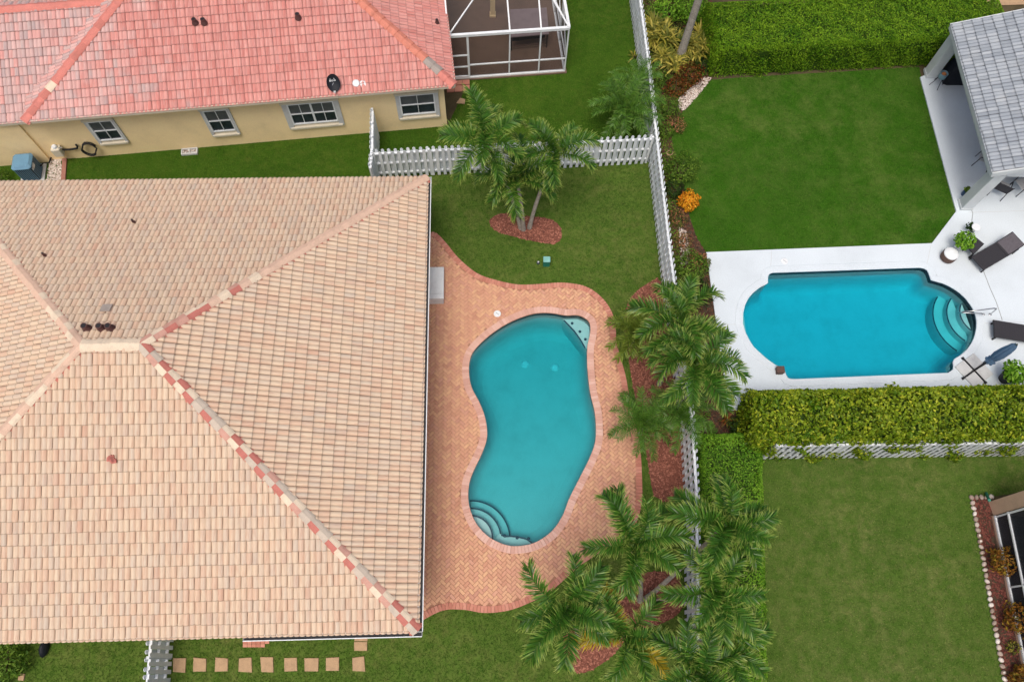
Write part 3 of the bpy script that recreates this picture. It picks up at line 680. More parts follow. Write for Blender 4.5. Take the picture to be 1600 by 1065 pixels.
def hip(roof, lo, hi, n1, n2, mats, length=.37, wid=.165, bed=.215, name='hip_cap', pair=None, bedmat='mortar', z=.075, scal=.03):
    """row of ridge tiles from lo to hi; n1, n2 normals of the slopes on its left and right"""
    d = (hi-lo).normalized(); s1 = n1.cross(d).normalized(); s2 = d.cross(n2).normalized(); up = (n1+n2).normalized()
    if s1.dot(s2) > 0: pass
    L = (hi-lo).length; s = MB(); k = max(2, int(L/.055)); vs = []
    for i in range(k+1):
        t = i/k*L; p = lo+d*t; wv = bed+scal*math.sin(t*2*math.pi/.23)+rnd.gauss(0, .008)
        vs += [p+s1*wv+n1*.028, p+s1*(bed*.6)+n1*(z), p+up*(z+.02), p+s2*(bed*.6)+n2*(z), p+s2*(wv+rnd.gauss(0, .01))+n2*.028]
    s.add(vs, [(i*5+j, i*5+j+1, i*5+6+j, i*5+5+j) for i in range(k) for j in range(4)], 0, False); s.build('mortar_bed', MT[bedmat], roof)
    nt_ = int(L/length); ln = L/nt_
    for i in range(nt_):
        p = lo+d*(i*ln); Lc = ln+.05; s = MB(); m1, m2 = mats(i)
        j = rnd.gauss(0, .006)
        def prof(q, h, w_): return [q+s1*w_+n1*(h-.012), q+s1*(w_*.55)+n1*(h+.012), q+up*(h+.028), q+s2*(w_*.55)+n2*(h+.012), q+s2*w_+n2*(h-.012)]
        a = prof(p+s1*j, z+.035, wid); b = prof(p+d*Lc+s1*j, z+.012, wid*.86)
        low = [q-up*.03 for q in a]
        s.add(a+b, [(0, 1, 6, 5), (1, 2, 7, 6)], 0); s.add(a+b, [(2, 3, 8, 7), (3, 4, 9, 8)], 1)
        s.add(a+low, [(5, 6, 1, 0), (6, 7, 2, 1)], 0); s.add(a+low, [(7, 8, 3, 2), (8, 9, 4, 3)], 1)
        s.build(name, [MT[m1], MT[m2]], roof, Matrix.Translation(p))
# --- our house
EH = 2.9
A_, B_ = G(667, 278, EH), G(652, 985, EH)
ey = (A_-B_).normalized(); ex_ = Vector((ey.y, -ey.x, 0)); WD = (A_-B_).length; PITCH = (G(215, 545, EH+3.2)-A_)
rise = 3.22; half = WD/2
apR = (A_+B_)/2-ex_*half+Vector((0, 0, rise)); ridge_len = (G(215, 545, EH+rise)-G(122, 545, EH+rise)).length; apL = apR-ex_*ridge_len
C_, D_ = A_-ex_*(2*half+ridge_len), B_-ex_*(2*half+ridge_len)
house1 = empty('tile_roof_house', (A_+B_+C_+D_)/4-Vector((0, 0, EH)), math.atan2(ex_.y, ex_.x))
tag(house1, 'large house with peach barrel tile hip roof beside the kidney pool', 'house')
s = MB(); wl = [p-Vector((0, 0, EH)) for p in (D_, B_, A_, C_)]; wc = (A_+B_+C_+D_)/4-Vector((0, 0, EH))
ins_ = [wc+(ex_*((p-wc).dot(ex_)-math.copysign(.6, (p-wc).dot(ex_))))+(ey*((p-wc).dot(ey)-math.copysign(.6, (p-wc).dot(ey)))) for p in wl]
s.prism(ins_, -.02, EH-.1); s.build('wall', MT['stucco_ours'], house1)
s = MB(); s.prism([p for p in wl], EH-.10, EH-.05); s.build('soffit', MT['white'], house1)
s = MB()
for a, b in ((D_, B_), (B_, A_), (A_, C_), (C_, D_)): s.bar(a-Vector((0, 0, .03)), b-Vector((0, 0, .03)), .03, .16)
s.build('fascia', MT['white'], house1)
sl = math.hypot(half, rise); cs, sn = half/sl, rise/sl
rf = Roof(house1, .335, .345, .05, MT['tile_main'])
tot = 2*half+ridge_len; UPZ = Vector((0, 0, 1))
evS = ey*cs+UPZ*sn; evN = -ey*cs+UPZ*sn; evE = -ex_*cs+UPZ*sn; evW = ex_*cs+UPZ*sn
OV = -.05
rf.slope(D_, ex_, evS, [(0, OV), (tot, OV), (tot-half, sl), (half, sl)])
rf.slope(A_, -ex_, evN, [(0, OV), (tot, OV), (tot-half, sl), (half, sl)], stag=.5)
rf.slope(B_, ey, evE, [(0, OV), (WD, OV), (half, sl)], stag=.0)
rf.slope(C_, -ey, evW, [(0, OV), (WD, OV), (half, sl)], stag=.5)
roof1 = rf.finish()
nS, nN, nE, nW = ex_.cross(evS), (-ex_).cross(evN), ey.cross(evE), (-ey).cross(evW)
chk = [('ash', 'red'), ('red', 'cream'), ('ash', 'rose'), ('red', 'cream'), ('cream', 'rose'), ('red', 'ash'), ('cream', 'red')]
cyc = lambda i: tuple('cap_'+c for c in rnd.choice(chk))
def alt(i): return ('cap_'+rnd.choice(['red', 'red', 'rose']), 'cap_'+rnd.choice(['cream', 'ash'])) if i % 2 else ('cap_'+rnd.choice(['cream', 'ash', 'ash']), 'cap_'+rnd.choice(['rose', 'red', 'ash']))
hip(roof1, B_, apR, nS, nE, alt, wid=.165)
hip(roof1, A_, apR, nE, nN, lambda i: (('cap_peach', 'cap_peach') if i < 20 or rnd.random() < .5 else ('cap_'+rnd.choice(['cream', 'red', 'rose']), 'cap_'+rnd.choice(['cream', 'peach', 'rose']))), wid=.15, bed=.205)
hip(roof1, D_, apL, nW, nS, lambda i: ('cap_'+rnd.choice(['cream', 'peach', 'peach']), 'cap_'+rnd.choice(['cream', 'peach'])), wid=.15, bed=.205)
hip(roof1, C_, apL, nN, nW, lambda i: ('cap_'+rnd.choice(['cream', 'peach', 'peach']), 'cap_'+rnd.choice(['cream', 'peach'])), wid=.15, bed=.205)
hip(roof1, apL, apR, nN, nS, lambda i: ('cap_cream', 'cap_cream'), wid=.19, name='ridge_cap')
# gutters
def gutter(parent, a, b, out):
    s = MB(); d = (b-a); L = d.length; d.normalize(); Mx = frame(a, d, out, UPZ)
    s.box((L/2, .015, -.06), (L, .006, .12), Mx); s.box((L/2, .072, -.115), (L, .11, .006), Mx); s.box((L/2, .13, -.05), (L, .008, .13), Mx); s.box((L/2, .137, .016), (L, .026, .012), Mx)
    for x in (0, L): s.box((x, .072, -.06), (.006, .12, .11), Mx)
    g = s.build('gutter', MT['white'], parent)
    s = MB(); s.box((L/2, .072, -.085), (L-.02, .1, .03), Mx); s.build('leaf_debris', MT['gutter_debris'], g)
up05 = Vector((0, 0, .02))
gutter(house1, B_-ey*.02+up05+ex_*.02, A_+ey*.02+up05+ex_*.02, ex_)
gutter(house1, B_-ex_*5.05+up05-ey*.02, B_+ex_*.14+up05-ey*.02, -ey)
def on_slope(px, py, O, nn): return onplane(px, py, O, nn)
def vent(parent, p, h, r, name='roof_vent', mat='vent_dark'):
    s = MB(); s.lathe([(r*1.5, -.03), (r*1.3, .05), (r, .07), (r, h)], 14, Matrix.Translation(p)); v = s.build(name, MT[mat], parent, Matrix.Translation(p))
    s = MB(); s.lathe([(r*.72, h+.001), (r*.72, h+.004)], 14, Matrix.Translation(p)); s.build('opening', MT['dark'], v)
for px, py in ((136, 513), (159, 513), (173, 513)): vent(roof1, on_slope(px, py, A_+nN*.08, nN), .22, .095)
for px, py in ((70, 399), (209, 347)): vent(roof1, on_slope(px, py, A_+nN*.07, nN), .16, .04)
def lump(p, n, sx, sy, name, mats, parent, k=9):
    s = MB(); Mx = frame(p, n.orthogonal().normalized(), n.cross(n.orthogonal().normalized()), n)
    for _ in range(k):
        x, y = rnd.uniform(-sx, sx), rnd.uniform(-sy, sy); s.box((x, y, .02), (rnd.uniform(.05, .14), rnd.uniform(.05, .12), .06), Mx @ Matrix.Rotation(rnd.uniform(0, 3), 4, 'Z'))
    return s.build(name, mats, parent)
lump(on_slope(174, 717, D_+nS*.09, nS), nS, .1, .1, 'broken_tile', MT['cap_red'], roof1, 8)
s = MB(); pp = on_slope(166, 481, A_+nN*.09, nN); s.box((0, 0, .01), (.3, .3, .03), frame(pp, -ex_, evN, nN)); s.build('patched_tile', MT['cap_grey'], roof1)
# --- white flat cabinet against the house wall
cb = G(681, 470); cyaw = math.atan2(ex_.y, ex_.x); Mx = Matrix.Translation(G(678, 452)) @ Matrix.Rotation(cyaw, 4, 'Z')
deckbox = empty('storage_cabinet', G(678, 452, .05), cyaw); tag(deckbox, 'white outdoor cabinet against the house wall on the brick patio', 'cabinet')
s = MB(); s.bbox((0, 0, .28), (.78, 1.3, .5), .015, Mx); s.build('body', MT['white'], deckbox)
s = MB(); s.bbox((.005, 0, .56), (.84, 1.36, .055), .02, Mx); s.build('lid', MT['white'], deckbox)
s = MB(); s.box((0, -.48, .5905), (.8, .012, .004), Mx); s.build('lid_seam', MT['slab'], deckbox)
# --- north house (yellow walls, red roof)
EZ = 2.95
a0, b0 = G(101, 249), G(699, 197); eu = (b0-a0).normalized(); ev0 = Vector((-eu.y, eu.x, 0))
house2 = empty('yellow_house', (a0+b0)/2+ev0*6, math.atan2(eu.y, eu.x)); tag(house2, 'yellow stucco house with salmon red tile roof above the side lawn', 'house')
OH = .42; k = 5/12; csn = 1/math.hypot(1, k); snn = k*csn
cR = b0+eu*OH-ev0*OH+UPZ*EZ
uL = (G(40, 174, EZ)-cR).dot(eu)          # left hip corner along the eave (negative)
cL = cR+eu*uL; DEP = 12.5
s = MB(); wl = [cL+eu*.42+ev0*OH, cR-eu*OH+ev0*OH, cR-eu*OH+ev0*DEP, cL+eu*.42+ev0*DEP]; s.prism([(p.x, p.y) for p in wl], -.02, EZ-.06); s.build('wall', MT['stucco_yellow'], house2)
wz = 2.62; we = G(0, 195, wz); wr = G(67, 187.5, wz)
wc0 = G(80, 252.8); wallL = [wc0-eu*12, wc0, wc0+ev0*6, wc0-eu*12+ev0*6]
s = MB(); s.prism([(p.x, p.y) for p in wallL], -.02, wz-.05); s.build('wall', MT['stucco_yellow'], house2)
q = cL+ev0*(OH+.02); s = MB(); s.prism([(p.x, p.y) for p in (q-eu*1.6, q+eu*.6, q+eu*.6+ev0*.5, q-eu*1.6+ev0*.5)], -.02, 2.7); s.build('wall', MT['stucco_yellow'], house2)
rf2 = Roof(house2, .32, .345, .045, MT['tile_red'])
evF = ev0*csn+UPZ*snn; evRt = -eu*csn+UPZ*snn; evLf = eu*csn+UPZ*snn
run = 5.6; slF = run/csn
rf2.slope(cL, eu, evF, [(0, OV), (-uL, OV), (-uL-run, slF), (run, slF)], stag=.0)
rf2.slope(cR, ev0, evRt, [(0, OV), (run+2, OV), (run+2, slF), (run, slF)], stag=0)
rf2.slope(cL+ev0*(run+2), -ev0, evLf, [(0, OV), (run+2, OV), (2, slF), (0, slF)], stag=0)
rl = onplane(0, 15.5, wr, evF.cross(eu)*-1); vr = (rl-wr).dot(evF); ut = (onplane(150, 3, wr, evF.cross(eu)*-1)-wr).dot(eu)
rf2.slope(wr-eu*9, eu, evF, [(0, OV), (9, OV), (9+ut+.3, vr), (0, vr)], stag=0)
evB = -ev0*csn+UPZ*snn; rdg0 = wr-eu*9+evF*vr
bk = rdg0+ev0*(vr*csn)-UPZ*(vr*snn)
rf2.slope(bk+eu*13, -eu, evB, [(0, OV), (13, OV), (13, vr), (0, vr)], stag=0)
roof2 = rf2.finish()
nF, nRt, nLf, nB = eu.cross(evF), ev0.cross(evRt), (-ev0).cross(evLf), (-eu).cross(evB)
apx = cR-eu*run+ev0*run+UPZ*(run*k); apx2 = cL+eu*run+ev0*run+UPZ*(run*k)
hip(roof2, cR, apx, nF, nRt, lambda i: ('cap_salmon',)*2 if i < 2 or i > 14 else (('cap_grey',)*2 if i < 4 else ('cap_orange',)*2), bedmat='cap_salmon', wid=.19)
hip(roof2, cL, apx2, nLf, nF, lambda i: ('cap_cream',)*2 if i == 4 else ('cap_salmon', rnd.choice(['cap_salmon', 'cap_red'])), bedmat='cap_salmon', wid=.19)
hip(roof2, rdg0, rdg0+eu*12.6, nB, nF, lambda i: ('cap_salmon',)*2, bedmat='cap_salmon', wid=.19, name='ridge_cap')
s = MB(); s.bar(cL-UPZ*.03-ev0*.02, cR-UPZ*.03-ev0*.02, .05, .15); s.bar(cR-UPZ*.03+eu*.02, cR+ev0*9-UPZ*.03+eu*.02, .05, .15); s.bar(wr-eu*9-UPZ*.03-ev0*.02, wr-UPZ*.03-ev0*.02, .05, .15); s.build('fascia', MT['trim'], house2)
s = MB(); s.prism([(p.x, p.y) for p in (cL, cR, cR+ev0*9, cL+ev0*9)], EZ-.12, EZ-.08); s.build('soffit', MT['trim'], house2)
for px, py in ((305, 36), (319, 36), (466, 28)): vent(roof2, on_slope(px, py, cR+nF*.08, nF), .2, .09)
vent(roof2, on_slope(683, 36, cR+nRt*.08, nRt), .18, .06)
# windows of the yellow house: (left, right) px along the wall at the sill, heights from the photograph
wp, wn_ = b0, -ev0
def wu(px, py): q = onplane(px, py, wp, wn_); return (q-a0).dot(eu), q.z
def window(tl, br, cols_):
    u0, z1 = wu(*tl); u1, z0 = wu(*br); wd = u1-u0; ht = z1-z0; Mx = frame(a0+eu*(u0+wd/2)+UPZ*(z0+ht/2), eu, -ev0, UPZ)
    Mx = frame(a0+eu*(u0+wd/2)+UPZ*(z0+ht/2), eu, ev0, UPZ)
    s = MB(); s.box((0, .02, 0), (wd*.86, .05, ht*.9), Mx); wdw = s.build('window', MT['trim'], house2)
    fw, fh = wd*.77, ht*.74; fz = .04*ht
    fr = MB()
    for x in (-fw/2, fw/2): fr.box((x, -.03, fz), (.05, .07, fh+.05), Mx)
    for z in (-fh/2, fh/2): fr.box((0, -.031, fz+z), (fw-.05, .07, .05), Mx)
    fr.box((0, -.028, fz), (fw-.05, .06, .035), Mx)
    nc = 2*cols_
    for c in range(1, nc):
        x = -fw/2+fw*c/nc; fr.box((x, -.026, fz), (.08 if (cols_ == 2 and c == 2) else .022, .05, fh-.05), Mx)
    fr.build('frame', MT['white'], wdw)
    for c in range(nc):
        for r in (0, 1):
            pn = MB(); pn.box((-fw/2+fw*(c+.5)/nc, -.008, fz+(-.25+.5*r)*fh), (fw/nc-.02, .012, fh/2-.03), Mx); pn.build('pane', MT['glass_up' if r else 'glass'], wdw)
    for x in (-1, 1):
        t = MB(); t.box((x*wd*.44, -.02, 0), (wd*.09, .09, ht), Mx); t.build('shutter_track', MT['slab'], wdw)
    t = MB(); t.box((0, -.05, ht/2), (wd, .14, .10), Mx); t.build('header', MT['trim'], wdw)
    t = MB(); t.box((0, -.045, -ht/2+.05), (wd*.92, .13, .09), Mx); t.build('sill', MT['trim'], wdw)
window((127, 187), (203, 221), 1); window((309, 169.5), (377, 208), 1); window((436, 160), (540, 193), 2); window((615, 146), (689, 180), 1)
# --- things on and beside the yellow house
dp = G(520, 143, 2.98); dish = empty('satellite_dish', dp); tag(dish, 'dark oval satellite dish on the gutter of the yellow house', 'satellite dish')
cd = G(521, 130, 3.35); nd = (Vector((.15, -.72, .68))).normalized(); xx = UPZ.cross(nd).normalized(); yy = nd.cross(xx); Mx = frame(cd, xx, yy, nd)
s = MB(); vs = []; fs = []
for i in range(7):
    rr = i/6
    vs += [(.26*rr*math.cos(t*math.pi/12), .34*rr*math.sin(t*math.pi/12), .09*(rr*rr-1)) for t in range(24)]
for i in range(6): fs += [(i*24+t, i*24+(t+1) % 24, (i+1)*24+(t+1) % 24, (i+1)*24+t) for t in range(24)]
s.add(vs, fs, 0, True, Mx); s.add([(x, y, z-.012) for x, y, z in vs], [f[::-1] for f in fs], 0, True, Mx); refl = s.build('reflector', MT['black_cover'], dish)
s = MB()
for x0, y0, x1, y1 in ((-.10, .06, -.10, .17), (-.13, .07, -.10, .07), (-.13, .07, -.13, .12), (-.06, .06, -.06, .12), (-.03, .06, .01, .075), (.01, .09, -.03, .11), (.05, .06, .05, .17), (.09, .06, .09, .11)):
    zz = lambda x, y: .09*((x/.26)**2+(y/.34)**2-1)+.008
    s.bar(Mx @ Vector((x0, y0, zz(x0, y0))), Mx @ Vector((x1, y1, zz(x1, y1))), .018, .006)
s.build('logo', MT['white'], refl)
s = MB(); s.tube([dp, G(516, 141, 3.1), Mx @ Vector((0, 0, -.1))], .025, 8); s.build('mast', MT['steel'], dish)
s = MB(); s.tube([Mx @ Vector((0, -.3, -.05)), Mx @ Vector((0, -.36, .25)), Mx @ Vector((0, -.3, .36))], .018, 6); s.box((0, -.28, .38), (.08, .06, .1), Mx); s.build('feed_arm', MT['slab'], dish)
fp = G(563, 130, 2.95)-ev0*.03; fl = empty('floodlight', fp); tag(fl, 'white twin floodlight under the eave beside the satellite dish', 'floodlight')
s = MB(); s.lathe([(.07, -.12), (.07, .05)], 12, Matrix.Translation(fp)); s.build('mount', MT['white'], fl)
for dx, dz in ((-.13, .12), (.12, .05)):
    q = fp+eu*dx+UPZ*dz-ev0*.08; s = MB(); s.lathe([(.07, -.12), (.14, 0), (.15, .12), (.12, .17)], 14, Matrix.Translation(q) @ Matrix.Rotation(R(40), 4, 'X')); s.build('lamp_head', MT['white'], fl)
s = MB(); s.tube([fp+UPZ*.02, fp+eu*.12-ev0*.1], .02, 6); s.build('bracket', MT['dark'], fl)
cp = onplane(602, 136, wp-ev0*.06, wn_); s = MB(); s.lathe([(.09, -.09), (.11, .0), (.05, .1)], 10, Matrix.Translation(cp)); o = s.build('wall_lamp', MT['copper'], None, Matrix.Translation(cp)); tag(o, 'small copper coloured wall lamp under the eave right of the floodlight', 'wall lamp')
s = MB(); s.box((.13, 0, -.05), (.07, .09, .09), Matrix.Translation(cp)); s.build('sensor', MT['copper'], o)
# meter box, pipe, hose loop
mb_ = onplane(88, 233, wp-ev0*.15, wn_); mo = empty('meter_box', mb_, math.atan2(eu.y, eu.x)); tag(mo, 'cream utility box with black pipe low on the yellow wall', 'utility box')
Mx = frame(mb_, eu, ev0, UPZ); s = MB(); s.bbox((0, 0, -.1), (.36, .3, .42), .03, Mx); s.build('box', MT['trim'], mo)
s = MB(); s.lathe([(.10, .1), (.11, .18), (.07, .22)], 12, Mx); s.build('cap', MT['white'], mo)
s = MB(); s.tube([Mx @ Vector(v) for v in ((.15, .05, -.12), (.4, .05, -.16), (.75, .06, -.14), (.82, .06, -.02), (.80, .08, .08))], .04, 8); s.build('pipe', MT['dark'], mo)
s = MB(); s.tube([Mx @ Vector(v) for v in ((.12, 0, .08), (.22, -.05, .12), (.3, -.05, .12))], .025, 6); s.build('valve', MT['steel'], mo)
hp = onplane(139, 230, wp-ev0*.05, wn_); Mx = frame(hp, eu, ev0, UPZ)
s = MB(); s.tube([Mx @ Vector((.26*math.cos(t*.3491)+(.06 if math.sin(t*.3491) > 0 else -.02), -.03-.004*t, .36*math.sin(t*.3491))) for t in range(37)], .028, 7); o = s.build('garden_hose', MT['dark'], None, Matrix.Translation(hp)); tag(o, 'black garden hose looped on a hook on the yellow wall', 'hose')
s = MB(); s.box((0, .01, .3), (.1, .1, .06), Mx); s.build('hook', MT['steel'], o)
ag = G(52, 290); ac = empty('air_conditioner', ag); tag(ac, 'blue grey air conditioner unit beside the yellow wall', 'air conditioner')
tc = (G(17, 240, .95)+G(46, 236, .95)+G(50, 262, .95)+G(18, 266, .95))/4; Mx = Matrix.Translation((tc.x, tc.y, 0)) @ Matrix.Rotation(math.atan2(eu.y, eu.x), 4, 'Z'); ac.matrix_basis = Matrix.Translation((tc.x, tc.y, 0))
s = MB(); s.bbox((0, 0, .45), (.70, .70, .82), .06, Mx); bd = s.build('body', MT['ac_dark'], ac)
for q in range(9):
    for ax in (0, 1):
        s = MB(); x = -.3+.075*q
        s.box((x, -.355, .45) if ax == 0 else (.355, x, .45), (.022, .015, .7) if ax == 0 else (.015, .022, .7), Mx); s.build('louver', MT['ac_blue'], bd)
s = MB(); s.bbox((0, 0, .91), (.78, .78, .12), .09, Mx); s.build('top_cover', MT['ac_blue'], ac)
s = MB(); s.box((.367, -.1, .7), (.012, .2, .16), Mx); s.box((.367, -.26, .7), (.012, .08, .1), Mx); s.build('label_plate', MT['white'], ac)
s = MB(); s.box((0, 0, .02), (.95, .95, .08), Mx); s.build('pad', MT['slab'], ac)
s = MB(); s.tube([Mx @ Vector(v) for v in ((.36, .2, .25), (.5, .3, .3), (.62, .42, .12), (.75, .8, .2))], .03, 7); s.build('refrigerant_line', MT['dark'], ac)
s = MB(); ca, cb_ = G(102, 249), G(99, 297); s.bar(ca+UPZ*.03, cb_+UPZ*.03, .17, .09); tag(s.build('curb', MT['curb'], None, Matrix.Translation(ca)), 'pink concrete curb between pebbles and side lawn', 'curb')
s = MB()
sp = G(297, 238); spl = empty('splash_block', sp, math.atan2(eu.y, eu.x)); tag(spl, 'pale concrete splash block filled with stones by the yellow wall', 'splash block'); Mx = frame(sp, eu, ev0, UPZ)
for c, d in (((0, -.13, .05), (.66, .05, .1)), ((0, .13, .05), (.66, .05, .1)), ((-.31, 0, .05), (.05, .21, .1)), ((.31, 0, .05), (.05, .21, .1)), ((0, 0, .015), (.6, .22, .03)), ((0, 0, .05), (.04, .2, .09))): s.box(c, d, Mx)
s.build('rim', MT['slab'], spl)
for i in range(14):
    s = MB(); s.lathe([(.02, 0), (.045, .02), (.03, .045)], 7, Mx @ Matrix.Translation((-.25+.04*i, rnd.uniform(-.07, .07), .03))); s.build('pebble', MT['gravel'], spl)
# --- screened enclosure of the north house
def scr_wall(o, pts, z0, z1, mat, name='screen'):
    for a, b in zip(pts, pts[1:]):
        s = MB(); s.add([a+UPZ*z0, b+UPZ*z0, b+UPZ*z1, a+UPZ*z1], [(0, 1, 2, 3)]); s.build(name, mat, o)
fb = [G(706, 125.5), G(733.5, 123), G(795.5, 118), G(841, 115), G(881.5, 112.5)]; fd = (fb[4]-fb[1]).normalized(); back = Vector((-fd.y, fd.x, 0))
cage = empty('screen_enclosure', (fb[0]+fb[4])/2+back*2); tag(cage, 'white framed screen enclosure attached to the red roofed house', 'screen enclosure')
bz = 2.5; f0 = fb[1]-fd*(fb[1]-fb[0]).length; fb[0] = f0
flo = [fb[0], fb[4]+fd*.1, fb[4]+fd*.1+back*8, fb[0]+back*8]; s = MB(); s.prism([(p.x-back.x*.1, p.y-back.y*.1) for p in flo[:2]]+[(p.x, p.y) for p in flo[2:]], -.02, .07); structure(s.build('patio_slab', MT['deck_brown']))
for i, p in enumerate(fb):
    s = MB(); s.box((0, 0, bz/2+.07), (.09 if i == 1 else .06, .07, bz), frame(p, fd, back, UPZ)); s.build('post', MT['white'], cage)
for i in (1, 2, 3, 4): # east wall posts
    s = MB(); s.box((0, 0, bz/2+.07), (.06, .06, bz), frame(fb[4]+back*(1.7*i), fd, back, UPZ)); s.build('post', MT['white'], cage)
for z, t, wdt in ((.10, .08, .10), (.85, .05, .06), (bz+.08, .12, .12)):
    for (a, b) in ((fb[1], fb[4]), (fb[4], fb[4]+back*7)):
        s = MB(); s.bar(a+UPZ*z, b+UPZ*z, wdt, t); s.build('rail', MT['white'], cage)
s = MB(); s.bar(fb[0]+UPZ*(bz+.08), fb[1]+UPZ*(bz+.08), .12, .12); s.build('rail', MT['white'], cage)
s = MB()
for z in (.15, .78, 1.45): s.bar(fb[0]+UPZ*z-back*.02, fb[1]+UPZ*z-back*.02, .05, .16 if z < .3 else .05)
s.bar(fb[0]+UPZ*.2-back*.02, fb[0]+UPZ*2.1-back*.02, .05, .05); s.build('door', MT['white'], cage)
rz = 3.4
for i, p in enumerate([fb[0], fb[2], fb[3], fb[4]]):
    s = MB(); s.bar(p+UPZ*(bz+.1), p+back*1.6+UPZ*rz-(fd*.9 if i == 3 else Vector()), .06, .06); s.bar(p+back*1.6+UPZ*rz-(fd*.9 if i == 3 else Vector()), p+back*7+UPZ*rz-(fd*.9 if i == 3 else Vector()), .06, .06); s.build('roof_beam', MT['white'], cage)
s = MB(); s.bar(fb[0]+back*1.6+UPZ*rz, fb[4]+back*1.6+UPZ*rz-fd*.9, .06, .06); s.build('roof_beam', MT['white'], cage)
for a, b in ((fb[0]+UPZ*(bz+.1), fb[0]+fd*1.5+back*1.6+UPZ*rz), (fb[4]+UPZ*(bz+.1), fb[4]+back*1.9-fd*.9+UPZ*rz), (fb[4]+UPZ*.9, fb[4]+back*1.7+UPZ*bz), (fb[4]+back*1.7+UPZ*.9, fb[4]+back*3.4+UPZ*bz)):
    s = MB(); s.bar(a, b, .05, .05); s.build('brace', MT['white'], cage)
scr_wall(cage, [fb[0], fb[1], fb[2], fb[3], fb[4], fb[4]+back*7], .12, bz+.05, MT['screen'])
s = MB(); s.add([fb[0]+UPZ*(bz+.1), fb[4]+UPZ*(bz+.1), fb[4]+back*1.6+UPZ*rz-fd*.9, fb[0]+back*1.6+UPZ*rz], [(0, 1, 2, 3)]); s.build('roof_screen', MT['screen'], cage)
s = MB(); s.add([fb[0]+back*1.6+UPZ*rz, fb[4]+back*1.6+UPZ*rz-fd*.9, fb[4]+back*7+UPZ*rz-fd*.9, fb[0]+back*7+UPZ*rz], [(0, 1, 2, 3)]); s.build('roof_screen', MT['screen'], cage)
t0, t1, t2, t3 = (G(797, 58, .95), G(858, 53, .95), G(854, 12, .95), G(797, 15, .95)); tb = empty('covered_table', (t0+t1+t2+t3)/4-UPZ*.88); tag(tb, 'table with mauve cover inside the screen enclosure', 'table')
s = MB(); s.add([p for p in (t0, t1, t2, t3)]+[p-UPZ*.05 for p in (t0, t1, t2, t3)], [(0, 1, 2, 3), (7, 6, 5, 4), (0, 4, 5, 1), (1, 5, 6, 2), (2, 6, 7, 3), (3, 7, 4, 0)]); s.build('table_top', MT['table_top'], tb)
s = MB(); q = (t0.lerp(t2, .06), t1.lerp(t3, .1)); s.bar(q[0]-UPZ*.2, q[1]-UPZ*.2, .05, .28); s.build('apron', MT['dark'], tb)
for p, q in ((t0, t2), (t1, t3), (t2, t0), (t3, t1)):
    s = MB(); g = p.lerp(q, .04); s.tube([g-UPZ*.05, Vector((g.x, g.y, .07))], .025, 6); s.build('leg', MT['dark'], tb)
s = MB(); s.bar(t0.lerp(t2, .04)-UPZ*.62, t1.lerp(t3, .04)-UPZ*.62, .03, .03); s.build('stretcher', MT['wood'], tb)
cl = G(770, 24, .07); s = MB(); s.lathe([(.2, .0), (.2, .1), (.16, .12), (.16, 2.45)], 4, Matrix.Translation(cl) @ Matrix.Rotation(R(45), 4, 'Z'), smooth=False); o = s.build('lanai_column', MT['stucco_yellow'], house2)
# brick step pad by the enclosure door and loose stone
def slabstone(name, px4, z0, z1, mat, label, cat, group=None):
    P = GP(px4); P = P if area(P) > 0 else P[::-1]; c = sum(P, Vector())/4; s = MB(); b = .015
    s.add([(p.x, p.y, z0) for p in P]+[(p.x, p.y, z1-b) for p in P]+[tuple(p.lerp(c, .05)+Vector((0, 0, z1))) for p in P], [(i, (i+1) % 4, 4+(i+1) % 4, 4+i) for i in range(4)]+[(4+i, 4+(i+1) % 4, 8+(i+1) % 4, 8+i) for i in range(4)]+[(8, 9, 10, 11)])
    o = s.build(name, mat, None, Matrix.Translation((c.x, c.y, 0))); tag(o, label, cat, group); return o
pad = empty('door_pad', G(715, 133)); tag(pad, 'pink square pavers outside the screen enclosure door', 'paving')
for i in range(3):
    for j in range(2):
        x0 = 698.5+12*i; y0 = 125.5-.8*i+10*j; P = GP([(x0, y0+9.3), (x0+11.3, y0+8.6), (x0+11.3, y0), (x0, y0+.7)])
        s = MB(); s.prism([(p.x, p.y) for p in P], -.01, .05); s.build('paver', MT['paver_red'], pad)
slabstone('loose_stone', [(713, 162), (726, 163), (727, 156), (719, 154)], 0, .05, MT['stone'], 'pink loose stone in the grass below the enclosure door', 'stone')
# --- grey lanai, north east
gz = 2.85; g0, g1 = G(1486, 39, gz), G(1551, 270, gz); gv = (g0-g1).normalized(); gr = Vector((gv.y, -gv.x, 0)); GL = (g0-g1).length
house3 = empty('grey_lanai', (g0+g1)/2-UPZ*gz+gr*3, math.atan2(gr.y, gr.x)); tag(house3, 'white lanai with grey tile roof beside the blue pool', 'lanai')
kk = 4/12; cg = 1/math.hypot(1, kk); evG = gr*cg+UPZ*(kk*cg)
rf3 = Roof(house3, .34, .37, .05, MT['tile_grey']); rf3.slope(g0, -gv, evG, [(0, OV), (GL, OV), (GL, 6.5), (0, 6.5)], stag=0); 
rf3.planes = [[g1, g1+gv*GL, g1+gv*GL+evG*6.5, g1+evG*6.5]]
rf3.planes = [[p for p in pl] for pl in rf3.planes]; roof3 = rf3.finish()
s = MB(); q0 = g1-UPZ*.07; s.bar(q0-gr*.0, g0-UPZ*.07, .04, .2); s.bar(g1+evG*.0-UPZ*.1-gv*.02, g1+evG*6.5-UPZ*.1-gv*.02, .05, .26); s.bar(g0-UPZ*.1+gv*.02, g0+evG*6.5-UPZ*.1+gv*.02, .05, .26); s.build('fascia', MT['stucco_grey'], house3)
